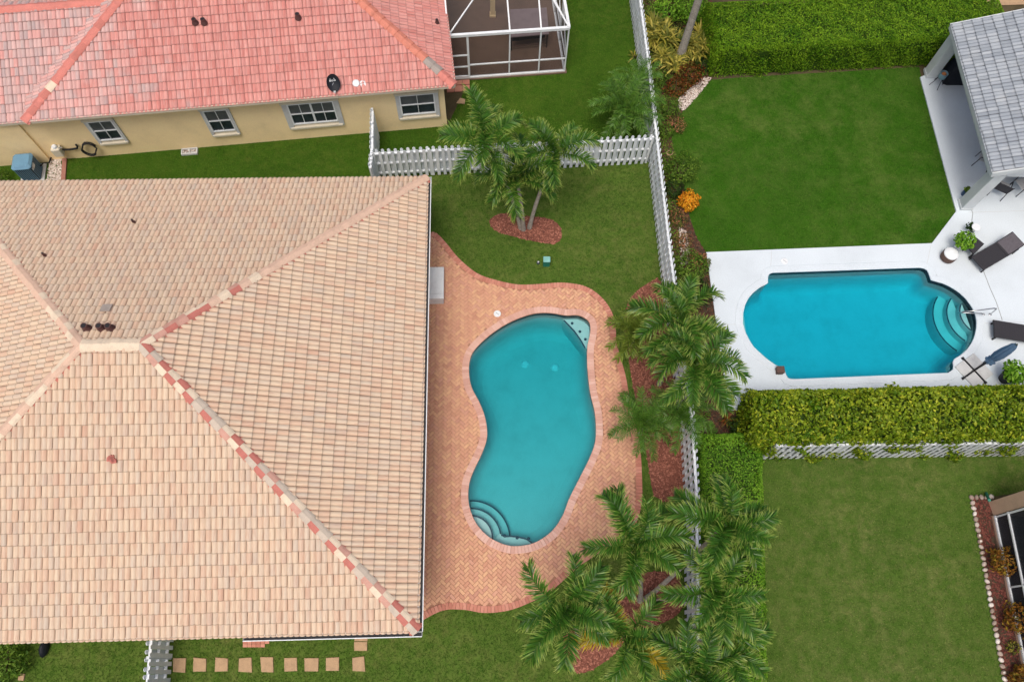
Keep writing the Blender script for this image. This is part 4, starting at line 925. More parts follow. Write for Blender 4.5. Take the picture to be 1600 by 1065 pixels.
s = MB(); s.bar(g1+gv*.35+gr*.35-UPZ*.32, g0-gv*.35+gr*.35-UPZ*.32, .3, .4); s.bar(g1+gv*.35+gr*.5-UPZ*.32, g1+gv*.35+gr*6.5-UPZ*.32, .3, .4); s.build('beam', MT['stucco_grey'], house3)
for px in ((1507, 321), (1453, 116)):
    p = G(*px, .06); s = MB(); s.bbox((0, 0, 1.2), (.46, .46, 2.5), .02, frame(p, gr, gv, UPZ)); cl = s.build('column', MT['stucco_grey'], house3)
    s = MB(); s.box((0, 0, .06), (.5, .5, .12), frame(p, gr, gv, UPZ)); s.build('plinth', MT['stucco_grey'], cl)
s = MB(); s.box((0, 0, 1.35), (.2, GL+1, 2.7), frame((g0+g1)/2-UPZ*gz+gr*5.2+UPZ*.06, gr, gv, UPZ)); s.build('wall', MT['stucco_grey'], house3)
# --- south east house: wall stub, screened wall, stone edging
se0, se1 = G(1552, 806), G(1600, 1045); sd_ = (se1-se0).normalized(); sr = Vector((-sd_.y, sd_.x, 0)); sr = sr if sr.x > 0 else -sr
house4 = empty('tan_house', se0+sr*3, 0); tag(house4, 'tan house corner with dark screened porch at the right edge', 'house')
w0 = G(1544, 784)
s = MB(); s.prism([(p.x, p.y) for p in (w0, se0, se0+sr*.35, w0+sr*6, )] if False else [(p.x, p.y) for p in (se0-sd_*.02, w0, w0+sr*7, se0-sd_*.02+sr*7)][::-1], -.02, 2.7); s.build('wall', MT['stucco_tan'], house4)
e1 = se1+sd_*3
s = MB(); s.prism([(p.x, p.y) for p in (se0-sr*.1, e1-sr*.1, e1+sr*6, se0+sr*6)], -.015, .07); structure(s.build('porch_slab', MT['deck_brown']))
for z, t in ((.10, .1), (.85, .06), (2.5, .1)):
    s = MB(); s.bar(se0+UPZ*z, e1+UPZ*z, .07, t); s.build('rail', MT['white'], house4)
for i in range(5):
    s = MB(); p = se0+sd_*(.05+2.35*i); s.box((0, 0, 1.65), (.06, .06, 1.6), frame(p, sr, sd_, UPZ)); s.box((0, 0, .45), (.05, .05, .7), frame(p, sr, sd_, UPZ)); s.build('post', MT['white'], house4)
scr_wall(house4, [se0+sr*.02, e1+sr*.02], .12, 2.5, MT['screen_dense'])
s = MB(); s.prism([(p.x, p.y) for p in (se0-sr*.03, e1-sr*.03, e1+sr*7, se0+sr*7)], 2.55, 2.7); s.build('roof', MT['slab'], house4)
s = MB(); s.tube([G(1541, 770, .0), G(1543, 776, .5), G(1546, 781, .9)], .05, 8); tag(s.build('downpipe', MT['green_box'], None, Matrix.Translation(G(1541, 770))), 'short green pipe at the tan house corner', 'pipe')
edge = empty('stone_edging', G(1540, 880)); tag(edge, 'row of white stones edging the mulch by the tan house', 'edging')
pts = resample(GP([(1548, 776), (1517, 777)]), .2, False)[:-1]+resample(GP([(1517, 777), (1533, 860), (1550, 960), (1574, 1090)]), .19, False)
for p in pts:
    s = MB(); s.lathe([(.07, -.01), (.1, .03), (.085, .08), (.04, .1)], 7, Matrix.Translation(p) @ Matrix.Rotation(rnd.random()*6, 4, 'Z') @ Matrix.Diagonal((1, rnd.uniform(.65, .9), 1, 1))); s.build('stone', MT['gravel'], edge, Matrix.Translation(p))
# ------------------------------------------------------------------ fences
pk_me = None
def picket_mesh(h):
    s = MB(); x, y = .062, .009
    vs = [(-x, 0), (x, 0), (x, h-.05), (x-.045, h), (-x+.045, h), (-x, h-.05)]
    s.add([(a, -y, b) for a, b in vs]+[(a, y, b) for a, b in vs], [(0, 1, 2, 3, 4, 5), (11, 10, 9, 8, 7, 6)]+[(i, 6+i, 6+(i+1) % 6, (i+1) % 6) for i in range(6)])
    me = bpy.data.meshes.new('picket'); me.from_pydata(s.v, [], s.f); me.materials.append(MT['fence']); return me
def fence(label, pts, h=1.8, pitch=.25, group='white picket fences'):
    me = picket_mesh(h-.06); o = empty('picket_fence', pts[len(pts)//2]); tag(o, label, 'fence', group)
    P = [Vector((p[0], p[1], 0)) for p in pts]
    Q = resample(P, 2.4, False)
    for i, (a, b) in enumerate(zip(Q, Q[1:])):
        d = (b-a).normalized(); nrm = Vector((-d.y, d.x, 0)); L = (b-a).length
        s = MB(); s.box((0, 0, h/2-.06), (.09, .088, h-.02), frame(a, d, nrm, UPZ)); s.build('post', MT['fence'], o, Matrix.Translation(a))
        for z in (.3, .95, 1.58):
            s = MB(); s.bar(a+UPZ*z, b+UPZ*z, .09, .06); s.build('rail', MT['fence'], o, Matrix.Translation(a+UPZ*z))
        n = max(1, round(L/pitch))
        for k in range(n):
            for side in (0, 1):
                p = a+d*((k+.25+.5*side)*L/n)+nrm*(.066 if side else -.066)+UPZ*.04
                link('picket', me, o, frame(p+UPZ*rnd.gauss(0, .008), d, nrm, UPZ) @ Matrix.Rotation(rnd.gauss(0, .008), 4, 'Y'))
    a = Q[-1]; s = MB(); s.box((0, 0, h/2-.06), (.09, .075, h-.02), frame(a, (Q[-1]-Q[-2]).normalized(), Vector((0, 0, 1)).cross((Q[-1]-Q[-2]).normalized()), UPZ)); s.build('post', MT['fence'], o, Matrix.Translation(a))
    return o
fence('long white shadowbox fence between the two pool yards', fe)
cnr = G(590, 277)
fence('white fence behind the triple palm, joining the long fence', [cnr, G(1013, 254)-Vector((.12, 0, 0))])
fence('short white fence running from the yellow wall to its corner post', [G(590.5, 208)-ev0*.12, cnr+Vector((0, .1, 0))])
fence('short white fence from the corner post to the peach roof', [cnr-Vector((0, .1, 0)), G(588, 300)])
fence('white fence under the clipped yellow-green hedge', [G(1190, 714), G(1700, 708)])
gt = fence('white gate fence crossing the lawn below the peach roof', [G(270, 978), G(258, 1130)])
# ------------------------------------------------------------------ foliage
def leaf_arrays(C, Nn, size, fold=.35, asp=.5):
    """folded leaves at C with normals Nn -> verts, tris"""
    m = len(C); Nn = Nn/np.maximum(1e-6, np.linalg.norm(Nn, axis=1, keepdims=True)); t = rng.normal(size=(m, 3)); t -= Nn*(t*Nn).sum(1, keepdims=True); t /= np.maximum(1e-6, np.linalg.norm(t, axis=1, keepdims=True)); b = np.cross(Nn, t)
    L = (size*rng.uniform(.7, 1.25, m))[:, None]; W = L*asp
    V = np.stack([C-t*L*.5, C+b*W*.5+Nn*W*fold, C+t*L*.5-Nn*L*.12, C-b*W*.5+Nn*W*fold], 1)
    f = np.array([(0, 2, 1), (0, 3, 2)]); Fc = (f[None]+(np.arange(m)*4)[:, None, None]).reshape(-1, 3)
    return V.reshape(-1, 3), Fc
def hedge(name, label, P, h, mat, size, dens, asp=.5, rough=.12, spread=.9, wob=.1, lumps=1.2, cat='hedge'):
    """clipped hedge on the footprint P (4 points counter-clockwise)"""
    c = sum(P, Vector())/4; o = empty(name, c); tag(o, label, cat)
    s = MB(); s.prism([(p.x+(c.x-p.x)*.0, p.y) for p in [q.lerp(c, 0)+ (c-q).normalized()*.5 for q in P]], -.02, h-.42); s.build('branches', MT['leaf_dark'], o)
    Cs, Ns = [], []
    faces = [('top', None)]+[(i, (P[i], P[(i+1) % 4])) for i in range(4)]
    for nm, e in faces:
        if nm == 'top':
            a, b, d = P[0], P[1], P[3]; A = (b-a).length*(d-a).length; n = int(A*dens); u, v = rng.random((2, n, 1))
            p0, p1, p2, p3 = (np.array(q) for q in P); q = (p0*(1-u)+p1*u)*(1-v)+(p3*(1-u)+p2*u)*v; q[:, 2] = h; nn = np.tile((0, 0, 1.), (n, 1))
        else:
            a, b = e; A = (b-a).length*h; n = int(A*dens*.9); u, v = rng.random((2, n, 1)); q = np.array(a)*(1-u)+np.array(b)*u; q[:, 2] = (v*h)[:, 0]
            dd = (b-a).normalized(); nn = np.tile((dd.y, -dd.x, 0.), (n, 1))
        lump = (np.sin(q[:, 0]*lumps*2.1+1)*np.sin(q[:, 1]*lumps*2.7+2)*np.sin(q[:, 2]*lumps*2+q[:, 0]*lumps)+.6*np.sin(q[:, 0]*lumps*5+q[:, 2]*4)*np.sin(q[:, 1]*lumps*6.1))*wob
        q = q+nn*(lump-np.abs(rng.normal(0, rough, n))+.03)[:, None]; Cs.append(q); Ns.append(nn+rng.normal(0, spread*.6, (n, 3)))
    C_ = np.vstack(Cs); rho = .5; S_ = np.full(len(C_), 9.0); E_ = np.zeros((len(C_), 3))
    for i in range(4):
        dd = (P[(i+1) % 4]-P[i]).normalized(); ni = np.array((-dd.y, dd.x, 0.)); di = (C_-np.array(P[i])) @ ni; k_ = di < S_; S_[k_] = di[k_]; E_[k_] = ni
    ss = np.maximum(0, rho-S_); tt = np.maximum(0, rho-(h-C_[:, 2])); q_ = np.hypot(ss, tt); k_ = (q_ > rho) & (ss > 0) & (tt > 0); f_ = np.where(k_, 1-rho/np.maximum(q_, 1e-6), 0)
    C_ = C_+E_*(ss*f_)[:, None]; C_[:, 2] -= tt*f_
    V, Fc = leaf_arrays(C_, np.vstack(Ns), size, asp=asp)
    V[:, 2] = np.maximum(V[:, 2], .01)
    V -= np.array(o.matrix_basis.translation); link('foliage', npmesh('foliage', V, Fc, mat), o); return o
def groundcover(P, label, dens, mat):
    xy = scatter(P, dens, (GRAV, GRAV3)); n = len(xy); z = rng.uniform(.03, .3, n)*(.4+.6*np.sin(xy[:, 0]*3.1)*np.sin(xy[:, 1]*2.7)**2)
    V, Fc = leaf_arrays(np.column_stack([xy, np.maximum(.03, z)]), np.array((0, 0, 1.))+rng.normal(0, .5, (n, 3)), .09)
    tag(link('ground_cover', npmesh('ground_cover', V, Fc, mat)), label, 'ground cover', kind='stuff')
groundcover(fe[:6]+GP([(1082, 690), (1110, 650), (1100, 560), (1090, 470), (1084, 400), (1066, 360), (1062, 300), (1052, 232), (1046, 205), (1054, 178), (1075, 150), (1104, 118), (1108, -50)]), 'mixed low green leaves under the shrubs along the fence', 330, MT['leaf_shrub'])
def quad(px): P = GP(px); return P if area(P) > 0 else P[::-1]
hn0, hn1 = G(1106, 121), G(1483, 101); hb = Vector((-(hn1-hn0).y, (hn1-hn0).x, 0)).normalized()*2.9
hedge('clipped_hedge', 'tall bright green clipped hedge along the top of the eastern lawn', [hn0, hn1+(hn1-hn0).normalized()*2.2, hn1+(hn1-hn0).normalized()*2.2+hb, hn0+hb], 1.7, MT['leaf_hedge'], .085, 900, asp=.42)
hedge('clipped_hedge', 'yellow-green broadleaf hedge between the blue pool and the fence', quad([(1148, 716), (1670, 710), (1670, 622), (1148, 634)]), 2.1, MT['leaf_clusia'], .14, 380, asp=.62, rough=.2, wob=.16)
hedge('clipped_hedge', 'low fine-leaved green hedge along the east side of the long fence', quad([(1078, 690), (1176, 688), (1184, 1130), (1080, 1130)]), 1.45, MT['leaf_ficus'], .08, 850, asp=.45, wob=.12)
def shrub(label, px, r, h, mat, size, n, name='shrub', cat='shrub', asp=.45, up=.5):
    g = G(*px); o = empty(name, g); tag(o, label, cat)
    d = rng.normal(size=(n, 3)); d /= np.linalg.norm(d, axis=1, keepdims=True); rr = rng.uniform(.45, 1, n)**.6
    lob = 1+.25*np.sin(d[:, 0]*5+px[0])*np.sin(d[:, 1]*5+px[1])
    C = d*rr[:, None]*lob[:, None]*np.array((r, r, h*.5)); C[:, 2] += h*.55; C[:, 2] = np.maximum(C[:, 2], .03)
    V, Fc = leaf_arrays(C, d+np.array((0, 0, up))+rng.normal(0, .5, (n, 3)), size, asp=asp); link('foliage', npmesh('foliage', V, Fc, mat), o)
    s = MB()
    for k in range(5):
        a = k*1.26+rnd.random(); s.tube([(0, 0, -.02), (math.cos(a)*r*.25, math.sin(a)*r*.25, h*.35), (math.cos(a)*r*.55, math.sin(a)*r*.55, h*.7)], [.022, .016, .008], 5, 0, Matrix.Translation(g))
    s.build('stem', MT['stem'], o); return o
def strip(pts, wd, nrm):
    """tapering blade: returns verts, tris, uv"""
    V = []; uv = []; n = len(pts)
    for i, p in enumerate(pts):
        t = i/(n-1); wv = wd*(math.sin(math.pi*min(.98, .12+.86*t))**.7) if i < n-1 else 0
        if i < n-1: V += [p-nrm*wv, p+nrm*wv]; uv += [(t, 0), (t, 1)]
        else: V += [p]; uv += [(1, .5)]
    Fc = []
    for i in range(n-2): Fc += [(2*i, 2*i+1, 2*i+3), (2*i, 2*i+3, 2*i+2)]
    b = 2*(n-2); Fc.append((b, b+1, b+2)); return V, Fc, uv
def rosette(label, px, r, h, mat, n, wd=.035, name='strap_leaf_plant', cat='plant', clumps=1, z0=0):
    g = G(*px); o = empty(name, g); tag(o, label, cat); V = []; Fc = []; uv = []
    for c in range(clumps):
        c0 = Vector((rnd.uniform(-r, r)*.5, rnd.uniform(-r, r)*.5, 0)) if clumps > 1 else Vector(); hc = h*rnd.uniform(.55, 1)
        for i in range(n):
            a = rnd.random()*6.283; e = rnd.uniform(.15, 1.25); d = Vector((math.cos(a), math.sin(a), 0)); L = r*rnd.uniform(.6, 1.05)*(1 if clumps == 1 else .75); pts = []
            p = c0+UPZ*hc*.45
            for k in range(4): pts.append(p.copy()); p = p+(d*math.cos(e)+UPZ*math.sin(e))*L/3; e -= rnd.uniform(.3, .55)
            v, f, u = strip(pts, wd, Vector((-d.y, d.x, 0))); b = len(V); V += [(q.x, q.y, max(q.z, .02)) for q in v]; Fc += [tuple(b+j for j in t) for t in f]; uv += u
    link('leaves', npmesh('leaves', np.array(V), np.array(Fc), mat, uv=np.array(uv)), o)
    s = MB(); s.tube([(0, 0, -.02), (.01, 0, h*.5)], [.04, .03], 6, 0, Matrix.Translation(g)); s.build('stem', MT['stem'], o); return o
# palms
def frond_mesh(L, e0, bend, nl, ll, wd, seed, keel=.5, mat='frond', droop=.55, sweep=.75):
    q = random.Random(seed); pts = []; p = Vector(); e = e0; st = 14
    for i in range(st+1):
        pts.append((p.copy(), e)); p = p+Vector((math.cos(e), 0, math.sin(e)))*L/st; e -= bend/st*(1.6*i/st+.2)
    V = []; Fc = []; uv = []; yb = q.uniform(-.12, .12)
    def at(t):
        x = min(.9999, t)*st; i = int(x); a, b = pts[i], pts[i+1]; pp = a[0].lerp(b[0], x-i); pp.y += yb*t*t*L; return pp, a[1]+(b[1]-a[1])*(x-i)
    for i in range(nl):
        t = .10+.90*(i/(nl-1)); pos, e = at(t); T = Vector((math.cos(e), 0, math.sin(e))); Nn = Vector((-math.sin(e), 0, math.cos(e)))
        for s_ in (-1, 1):
            ln = ll*(.5+.5*math.sin(math.pi*min(1, .12+.75*t)))*q.uniform(.8, 1.15); sw = sweep*(.55+.75*t)+q.gauss(0, .10); kl = keel*(1-.3*t)+q.gauss(0, .22)
            S = Vector((0, s_, 0)); d = (S*math.cos(sw)+T*math.sin(sw)); d = (d*math.cos(kl)+Nn*math.sin(kl)).normalized(); pp = [pos.copy()]; c = pos.copy()
            for k in range(3): c = c+d*ln/3; d = (d-UPZ*droop*q.uniform(.3, 1.0)*(k+1)*.5).normalized(); pp.append(c.copy())
            nr = (T+Vector((0, 0, q.gauss(0, .5)))).normalized(); nr = (nr-(d*nr.dot(d))).normalized()
            v, f, u = strip(pp, wd*q.uniform(.8, 1.2), nr); b = len(V); V += [tuple(x) for x in v]; Fc += [tuple(b+j for j in z) for z in f]; uv += u
    # rachis
    for i in range(st):
        a = at(i/st)[0]; b_ = at((i+1)/st)[0]; r0 = .028*(1-i/st)+.006; r1 = .028*(1-(i+1)/st)+.006; b = len(V)
        for c, r_ in ((a, r0), (b_, r1)): V += [(c.x, c.y-r_, c.z), (c.x, c.y+r_, c.z), (c.x, c.y, c.z-r_*1.3)]; uv += [(.5, .5)]*3
        Fc += [(b, b+1, b+4), (b, b+4, b+3), (b+1, b+2, b+5), (b+1, b+5, b+4), (b+2, b, b+3), (b+2, b+3, b+5)]
    return npmesh('frond', np.array(V), np.array(Fc), MT[mat], uv=np.array(uv))
FR = {'adonidia': [frond_mesh(1.95, e, b, 78, .50, .0185, 10+i, droop=.5, keel=.5, sweep=.68) for i, (e, b) in enumerate(((1.15, 2.2), (.9, 2.4), (.6, 2.3), (.3, 1.9), (.75, 2.8), (1.35, 1.5)))],
      'yellow': [frond_mesh(1.85, e, b, 56, .42, .0185, 30+i, mat='frond_yellow', droop=.45) for i, (e, b) in enumerate(((.6, 1.5), (.3, 1.4)))],
      'pygmy': [frond_mesh(1.4, e, b, 54, .27, .0095, 50+i, keel=.25, mat='frond_fine', droop=.25, sweep=.6) for i, (e, b) in enumerate(((1.2, 1.5), (.8, 1.7), (.45, 1.6), (.1, 1.3)))],
      'lime': [frond_mesh(1.2, e, b, 46, .32, .014, 70+i, keel=.3, mat='frond_lime', droop=.3, sweep=.7) for i, (e, b) in enumerate(((1.2, 1.5), (.8, 1.7), (.4, 1.5)))]}
def palm(label, base, crown, zc, kind='adonidia', nf=11, scale=1.0, r=.075, yellow=0, group='palms around the kidney pool', name='palm_tree', low=None, mid=None):
    g = G(*base); c = G(*crown, zc); o = empty(name, g); tag(o, label, 'palm tree', group); s = MB(); pts = []; rr = []
    for i in range(9):
        t = i/8; k = t**.8; p = g.lerp(c, t); xy = Vector((g.x, g.y, 0)).lerp(Vector((c.x, c.y, 0)), k*.35+t*t*.65 if mid is None else t)
        pts.append(Vector((xy.x, xy.y, zc*t-(.03 if i == 0 else 0)))); rr.append(r*(1.45 if i == 0 else 1.1-.35*t)*(1+.05*(i % 2)))
    s.tube(pts, rr, 10); s.build('trunk', MT['bark'], o)
    if kind in ('adonidia', 'tall'):
        s = MB(); s.tube([c-UPZ*.35*scale, c-UPZ*.1, c+UPZ*.25*scale], [r*.85, r*1.05, r*.5], 9); s.build('crownshaft', MT['crownshaft'], o)
    fam = FR['adonidia' if kind == 'tall' else kind]; a = rnd.random()*6.28
    nf = int(nf*(1.1 if kind in ('pygmy', 'lime') else .95)); scale *= .95 if kind == 'adonidia' else 1
    for i in range(nf):
        a += 2.39996+rnd.gauss(0, .12); idx = min(len(fam)-1, int(i/nf*len(fam))) if kind != 'adonidia' else [5, 0, 0, 1, 1, 4, 2, 1, 2, 3, 4, 2, 3, 0][i % 14]
        me = fam[idx]; nm = 'frond'
        if i >= nf-yellow: me = FR['yellow'][i % 2]
        sc = scale*rnd.uniform(.88, 1.1)
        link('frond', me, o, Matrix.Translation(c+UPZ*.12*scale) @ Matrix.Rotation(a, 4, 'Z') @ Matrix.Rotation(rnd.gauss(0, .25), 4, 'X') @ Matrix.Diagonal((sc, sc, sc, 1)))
    return o
palm('left crown of the triple palm in the lawn mulch bed', (814, 357), (758, 224), 4.4, nf=12, scale=1.0)
palm('front crown of the triple palm in the lawn mulch bed', (818, 359), (808, 284), 2.9, nf=13, scale=1.02)
palm('right crown of the triple palm, its curved trunk showing above the mulch', (827, 356), (868, 244), 3.9, nf=11, scale=.92)
palm('palm beside the white deck with the upper of two overlapping crowns', (1030, 600), (1062, 508), 4.0, nf=14, scale=1.0)
palm('palm with broad crown leaning over the white fence above the pygmy palm', (1038, 622), (1087, 572), 4.1, nf=15)
palm('palm whose crown covers the lower right patio corner', (1000, 938), (987, 853), 4.0, nf=10)
palm('palm over the fence right of the kidney pool, uppermost of its row', (1008, 936), (1130, 822), 4.6, nf=11, scale=1.0)
palm('palm over the fence below the uppermost one in the green hedge row', (1012, 942), (1116, 922), 4.4, nf=10, scale=.92)
palm('palm with dark crown at the lower left of the patio corner group', (905, 1003), (885, 948), 4.2, nf=11)
palm('palm with yellowing fronds in the patio corner group', (912, 1004), (973, 992), 3.4, nf=10, yellow=3, scale=.95)
palm('palm at the bottom edge leaning right over the fence', (1022, 992), (1086, 1052), 4.2, nf=9, scale=.95)
palm('palm at the bottom right of the group, crown above the low hedge', (1034, 996), (1122, 1008), 3.8, nf=9, scale=.92)
palm('pygmy date palm overhanging the right edge of the brick patio', (1000, 678), (1003, 660), 1.25, 'pygmy', 20, r=.06, group='pygmy palms')
palm('dark pygmy date palm tucked against the fence below two crowns', (1050, 668), (1062, 648), 1.2, 'pygmy', 18, r=.06, group='pygmy palms')
palm('lime green pygmy palm between patio and mulch strip', (988, 540), (991, 524), .8, 'lime', 18, r=.05, group='pygmy palms')
palm('feathery pygmy date palm in the north lawn corner by the fence', (970, 212), (976, 172), 1.4, 'pygmy', 28, 1.2, r=.07, group='pygmy palms')
palm('smaller pygmy date palm behind the one in the north lawn corner', (990, 160), (998, 132), 1.2, 'pygmy', 14, .9, r=.06, group='pygmy palms')
palm('tall grey palm trunk rising beside the tall green hedge', (1060, 97), project(G(1060, 97)+Vector((.25, .3, 8.6))), 8.6, 'tall', 12, 1.0, r=.155, group='tall palms', mid=1)
# planting east of the fence
rosette('variegated strap leaf plants clumped left of the tall palm trunk', (1034, 66), 1.15, 1.1, MT['strap_yellow'], 24, .042, clumps=16)
rosette('striped strap leaf plants clumped right of the tall palm trunk', (1084, 80), 1.15, 1.1, MT['strap_yellow'], 26, .036, clumps=13)
rosette('yellow strap leaf plants below the tall palm trunk', (1042, 104), .95, .8, MT['strap_yellow'], 22, .042, clumps=11)
rosette('small strap leaf plant in the grass left of the long fence', (990, 92), .45, .4, MT['strap_yellow'], 16, .03)
shrub('leafy green bush at the top edge behind the striped plants', (1040, 30), .75, 1.1, MT['leaf_ficus'], .13, 1000)
shrub('second leafy green bush at the top edge beside the hedge end', (1078, 30), .7, 1.1, MT['leaf_ficus'], .13, 900)
shrub('dark green shrub between the two clumps of striped plants', (1058, 66), .55, .6, MT['leaf_dark'], .1, 520)
shrub('dark green ground shrub beside the hedge end and pebbles', (1098, 104), .5, .5, MT['leaf_dark'], .09, 500)
shrub('green low shrub against the fence below the yellow strap leaves', (1026, 128), .5, .5, MT['leaf_shrub'], .09, 520)
shrub('red and orange croton beside the white pebbles', (1075, 128), 0.62, .8, MT['leaf_red'], .12, 714)
shrub('dark red low croton under the red and orange one', (1056, 142), 0.62, .5, MT['leaf_red'], .11, 510)
shrub('small green bush between fence and white pebbles', (1044, 178), 0.53, .7, MT['leaf_shrub'], .08, 850)
shrub('small flowering bush at the left lawn edge below the pebbles', (1055, 200), 0.44, .5, MT['leaf_flower'], .08, 510)
shrub('narrow green bush against the fence near the fence corner', (1038, 212), 0.38, .6, MT['leaf_shrub'], .08, 510)
shrub('round light green bush right of the fence corner', (1062, 273), 0.78, .8, MT['leaf_shrub'], .09, 1700)
shrub('dark green low bush below the round light green one', (1052, 300), 0.50, .5, MT['leaf_dark'], .09, 595)
shrub('bright golden yellow croton at the edge of the eastern lawn', (1073, 322), 0.47, .75, MT['leaf_yellow'], .15, 561, asp=.36)
shrub('straggly green and red plant below the yellow croton', (1056, 345), 0.45, .5, MT['leaf_flower'], .08, 442)
shrub('thin green plant beside the scattered pebbles', (1066, 380), 0.40, .4, MT['leaf_flower'], .08, 340)
shrub('leafy green bush at the top left corner of the white deck', (1076, 425), 0.78, .8, MT['leaf_shrub'], .09, 1615)
shrub('green bush with pink flowers touching the white deck edge', (1090, 412), 0.45, .45, MT['leaf_flower'], .09, 544)
shrub('dark green bush half hidden by palm fronds beside the deck', (1084, 462), 0.69, .8, MT['leaf_dark'], .1, 1020)
rosette('red strap leaf plant at the bottom corner of the white deck', (1133, 658), .4, .6, MT['leaf_red'], 26, .04)
shrub('dark shade bush at the left end of the yellow-green hedge', (1150, 672), .45, .7, MT['leaf_dark'], .09, 500)
shrub('dark leafy bush at the bottom left below the peach roof', (14, 1030), .9, .7, MT['leaf_shrub'], .12, 1500)
shrub('yellow green bush left of the air conditioner', (2, 285), .5, .5, MT['leaf_shrub'], .09, 500)
shrub('upper bronze croton by the porch screen', (1558, 878), .5, .75, MT['leaf_croton'], .14, 420)
shrub('middle orange and green croton by the porch screen', (1582, 965), .55, .8, MT['leaf_croton'], .14, 480)
shrub('small yellow plant under the middle croton', (1578, 1010), .25, .3, MT['strap_yellow'], .09, 120)
shrub('lowest dark croton by the porch screen at the bottom edge', (1592, 1060), .45, .6, MT['leaf_croton'], .13, 380)
# ------------------------------------------------------------------ furniture on the white deck
DZ = .06
def wicker_lounger(label, foot, yaw, back=.5):
    o = empty('sun_lounger', foot, yaw); tag(o, label, 'sun lounger', 'sun loungers'); Mx = o.matrix_basis.copy(); W = .7
    s = MB(); s.bbox((.62, 0, .30), (1.24, W, .07), .02, Mx); s.build('seat', MT['wicker'], o)
    s = MB()
    for i in range(15): s.box((.05+.082*i, 0, .338), (.05, W-.08, .008), Mx)
    s.build('weave', MT['wicker'], o)
    s = MB(); B = Mx @ Matrix.Translation((1.25, 0, .31)) @ Matrix.Rotation(-back, 4, 'Y'); s.bbox((.38, 0, 0), (.76, W, .06), .02, B); bk_ = s.build('backrest', MT['wicker'], o)
    s = MB(); s.bbox((.40, 0, .045), (.66, W-.06, .03), .012, B); s.build('back_pad', MT['cushion_grey'], bk_)
    for y in (-.33, .33):
        s = MB(); s.box((.95, y, .285), (1.9, .045, .06), Mx); s.build('side_rail', MT['wicker'], o)
        for x in (.1, 1.8): s = MB(); s.box((x, y, .125), (.05, .05, .25), Mx); s.build('leg', MT['dark'], o)
    s = MB(); s.box((1.68, 0, .42), (.03, .5, .3), Mx); s.build('back_support', MT['dark'], o)
    return o
fA = (G(1517, 401, .3)+G(1535.5, 424, .3))/2; dA = G(1592, 374, .3)-fA; fA.z = DZ
wicker_lounger('dark wicker lounger with raised back beside the potted plant', fA, math.atan2(dA.y, dA.x), .45)
fB = (G(1553, 500, .3)+G(1549, 527, .3))/2; dB = G(1600, 521.5, .3)-fB; fB.z = DZ
wicker_lounger('dark wicker lounger at the right edge beside the pool handrail', fB, math.atan2(dB.y, dB.x), .4)
qa = [G(1511, 384, .45), G(1525, 370.5, .45), G(1538, 381, .45), G(1522, 397, .45)]; c = sum(qa, Vector())/4; o = empty('side_table', Vector((c.x, c.y, DZ))); tag(o, 'small dark wicker side table at the foot of the lounger', 'side table')
s = MB(); s.prism([(p.x, p.y) for p in qa][::-1] if area(qa) < 0 else [(p.x, p.y) for p in qa], .39, .45); s.build('table_top', MT['wicker'], o)
for p in qa: s = MB(); q = p.lerp(c, .12); s.box((q.x, q.y, .225), (.05, .05, .33)); s.build('leg', MT['dark'], o)
tp = G(1514, 365, DZ); o = empty('round_table', tp); tag(o, 'small round white table behind the potted plant', 'side table')
s = MB(); s.lathe([(.17, .50), (.175, .52), (.165, .53)], 28, Matrix.Translation(tp)); s.build('table_top', MT['white'], o)
s = MB(); s.lathe([(.12, 0), (.1, .03), (.03, .05), (.025, .5)], 16, Matrix.Translation(tp)); s.build('pedestal', MT['white'], o)
pp = G(1479, 403, DZ); o = empty('round_pouf', pp); tag(o, 'round white topped stool with grey base near the pool corner', 'stool')
s = MB(); s.lathe([(.24, 0), (.29, .06), (.30, .30), (.28, .34)], 28, Matrix.Translation(pp)); s.build('base', MT['wood'], o)
s = MB(); s.lathe([(.285, .342), (.29, .37), (.25, .41), (.1, .43)], 28, Matrix.Translation(pp)); s.build('cushion', MT['white'], o)
def potted(label, px, r, h, potmat, leaf, pr=.17, ph=.35, n=260, lsize=.13, z=DZ, name='potted_plant'):
    g = G(*px, z); o = empty(name, g); tag(o, label, 'potted plant'); s = MB(); s.lathe([(pr*.7, 0), (pr, ph), (pr*1.06, ph), (pr*1.06, ph+.03), (pr*.9, ph+.03), (pr*.88, ph-.03)], 18, Matrix.Translation(g)); s.build('pot', potmat, o)
    d = rng.normal(size=(n, 3)); d /= np.linalg.norm(d, axis=1, keepdims=True); C = d*(rng.uniform(.3, 1, n)**.6)[:, None]*np.array((r, r, h*.5)); C[:, 2] += ph+h*.5
    V, Fc = leaf_arrays(C, d+np.array((0, 0, .7))+rng.normal(0, .4, (n, 3)), lsize, asp=.6); link('foliage', npmesh('foliage', V, Fc, leaf), o)
    s = MB()
    for k_ in range(4): s.tube([(0, 0, ph-.04), (rnd.uniform(-r, r)*.3, rnd.uniform(-r, r)*.3, ph+h*.5)], .012, 5, 0, Matrix.Translation(g))
    s.build('stem', MT['stem'], o)
potted('bushy green plant in a white pot between stool and lounger', (1494, 388), .42, .6, MT['white'], MT['leaf_ficus'], n=420)
potted('small green plant in a white pot behind the round table', (1512, 361), .24, .25, MT['white'], MT['leaf_dark'], pr=.1, ph=.2, n=120, lsize=.1)
potted('dark box planter with trailing green plant beside the umbrella', (1568, 592), .5, .55, MT['dark'], MT['leaf_ficus'], pr=.28, ph=.45, n=420, lsize=.15)
potted('small plant in a blue pot beside the lanai column', (1504, 304), .14, .22, MT['pot_blue'], MT['leaf_shrub'], pr=.11, ph=.28, n=90, lsize=.1)
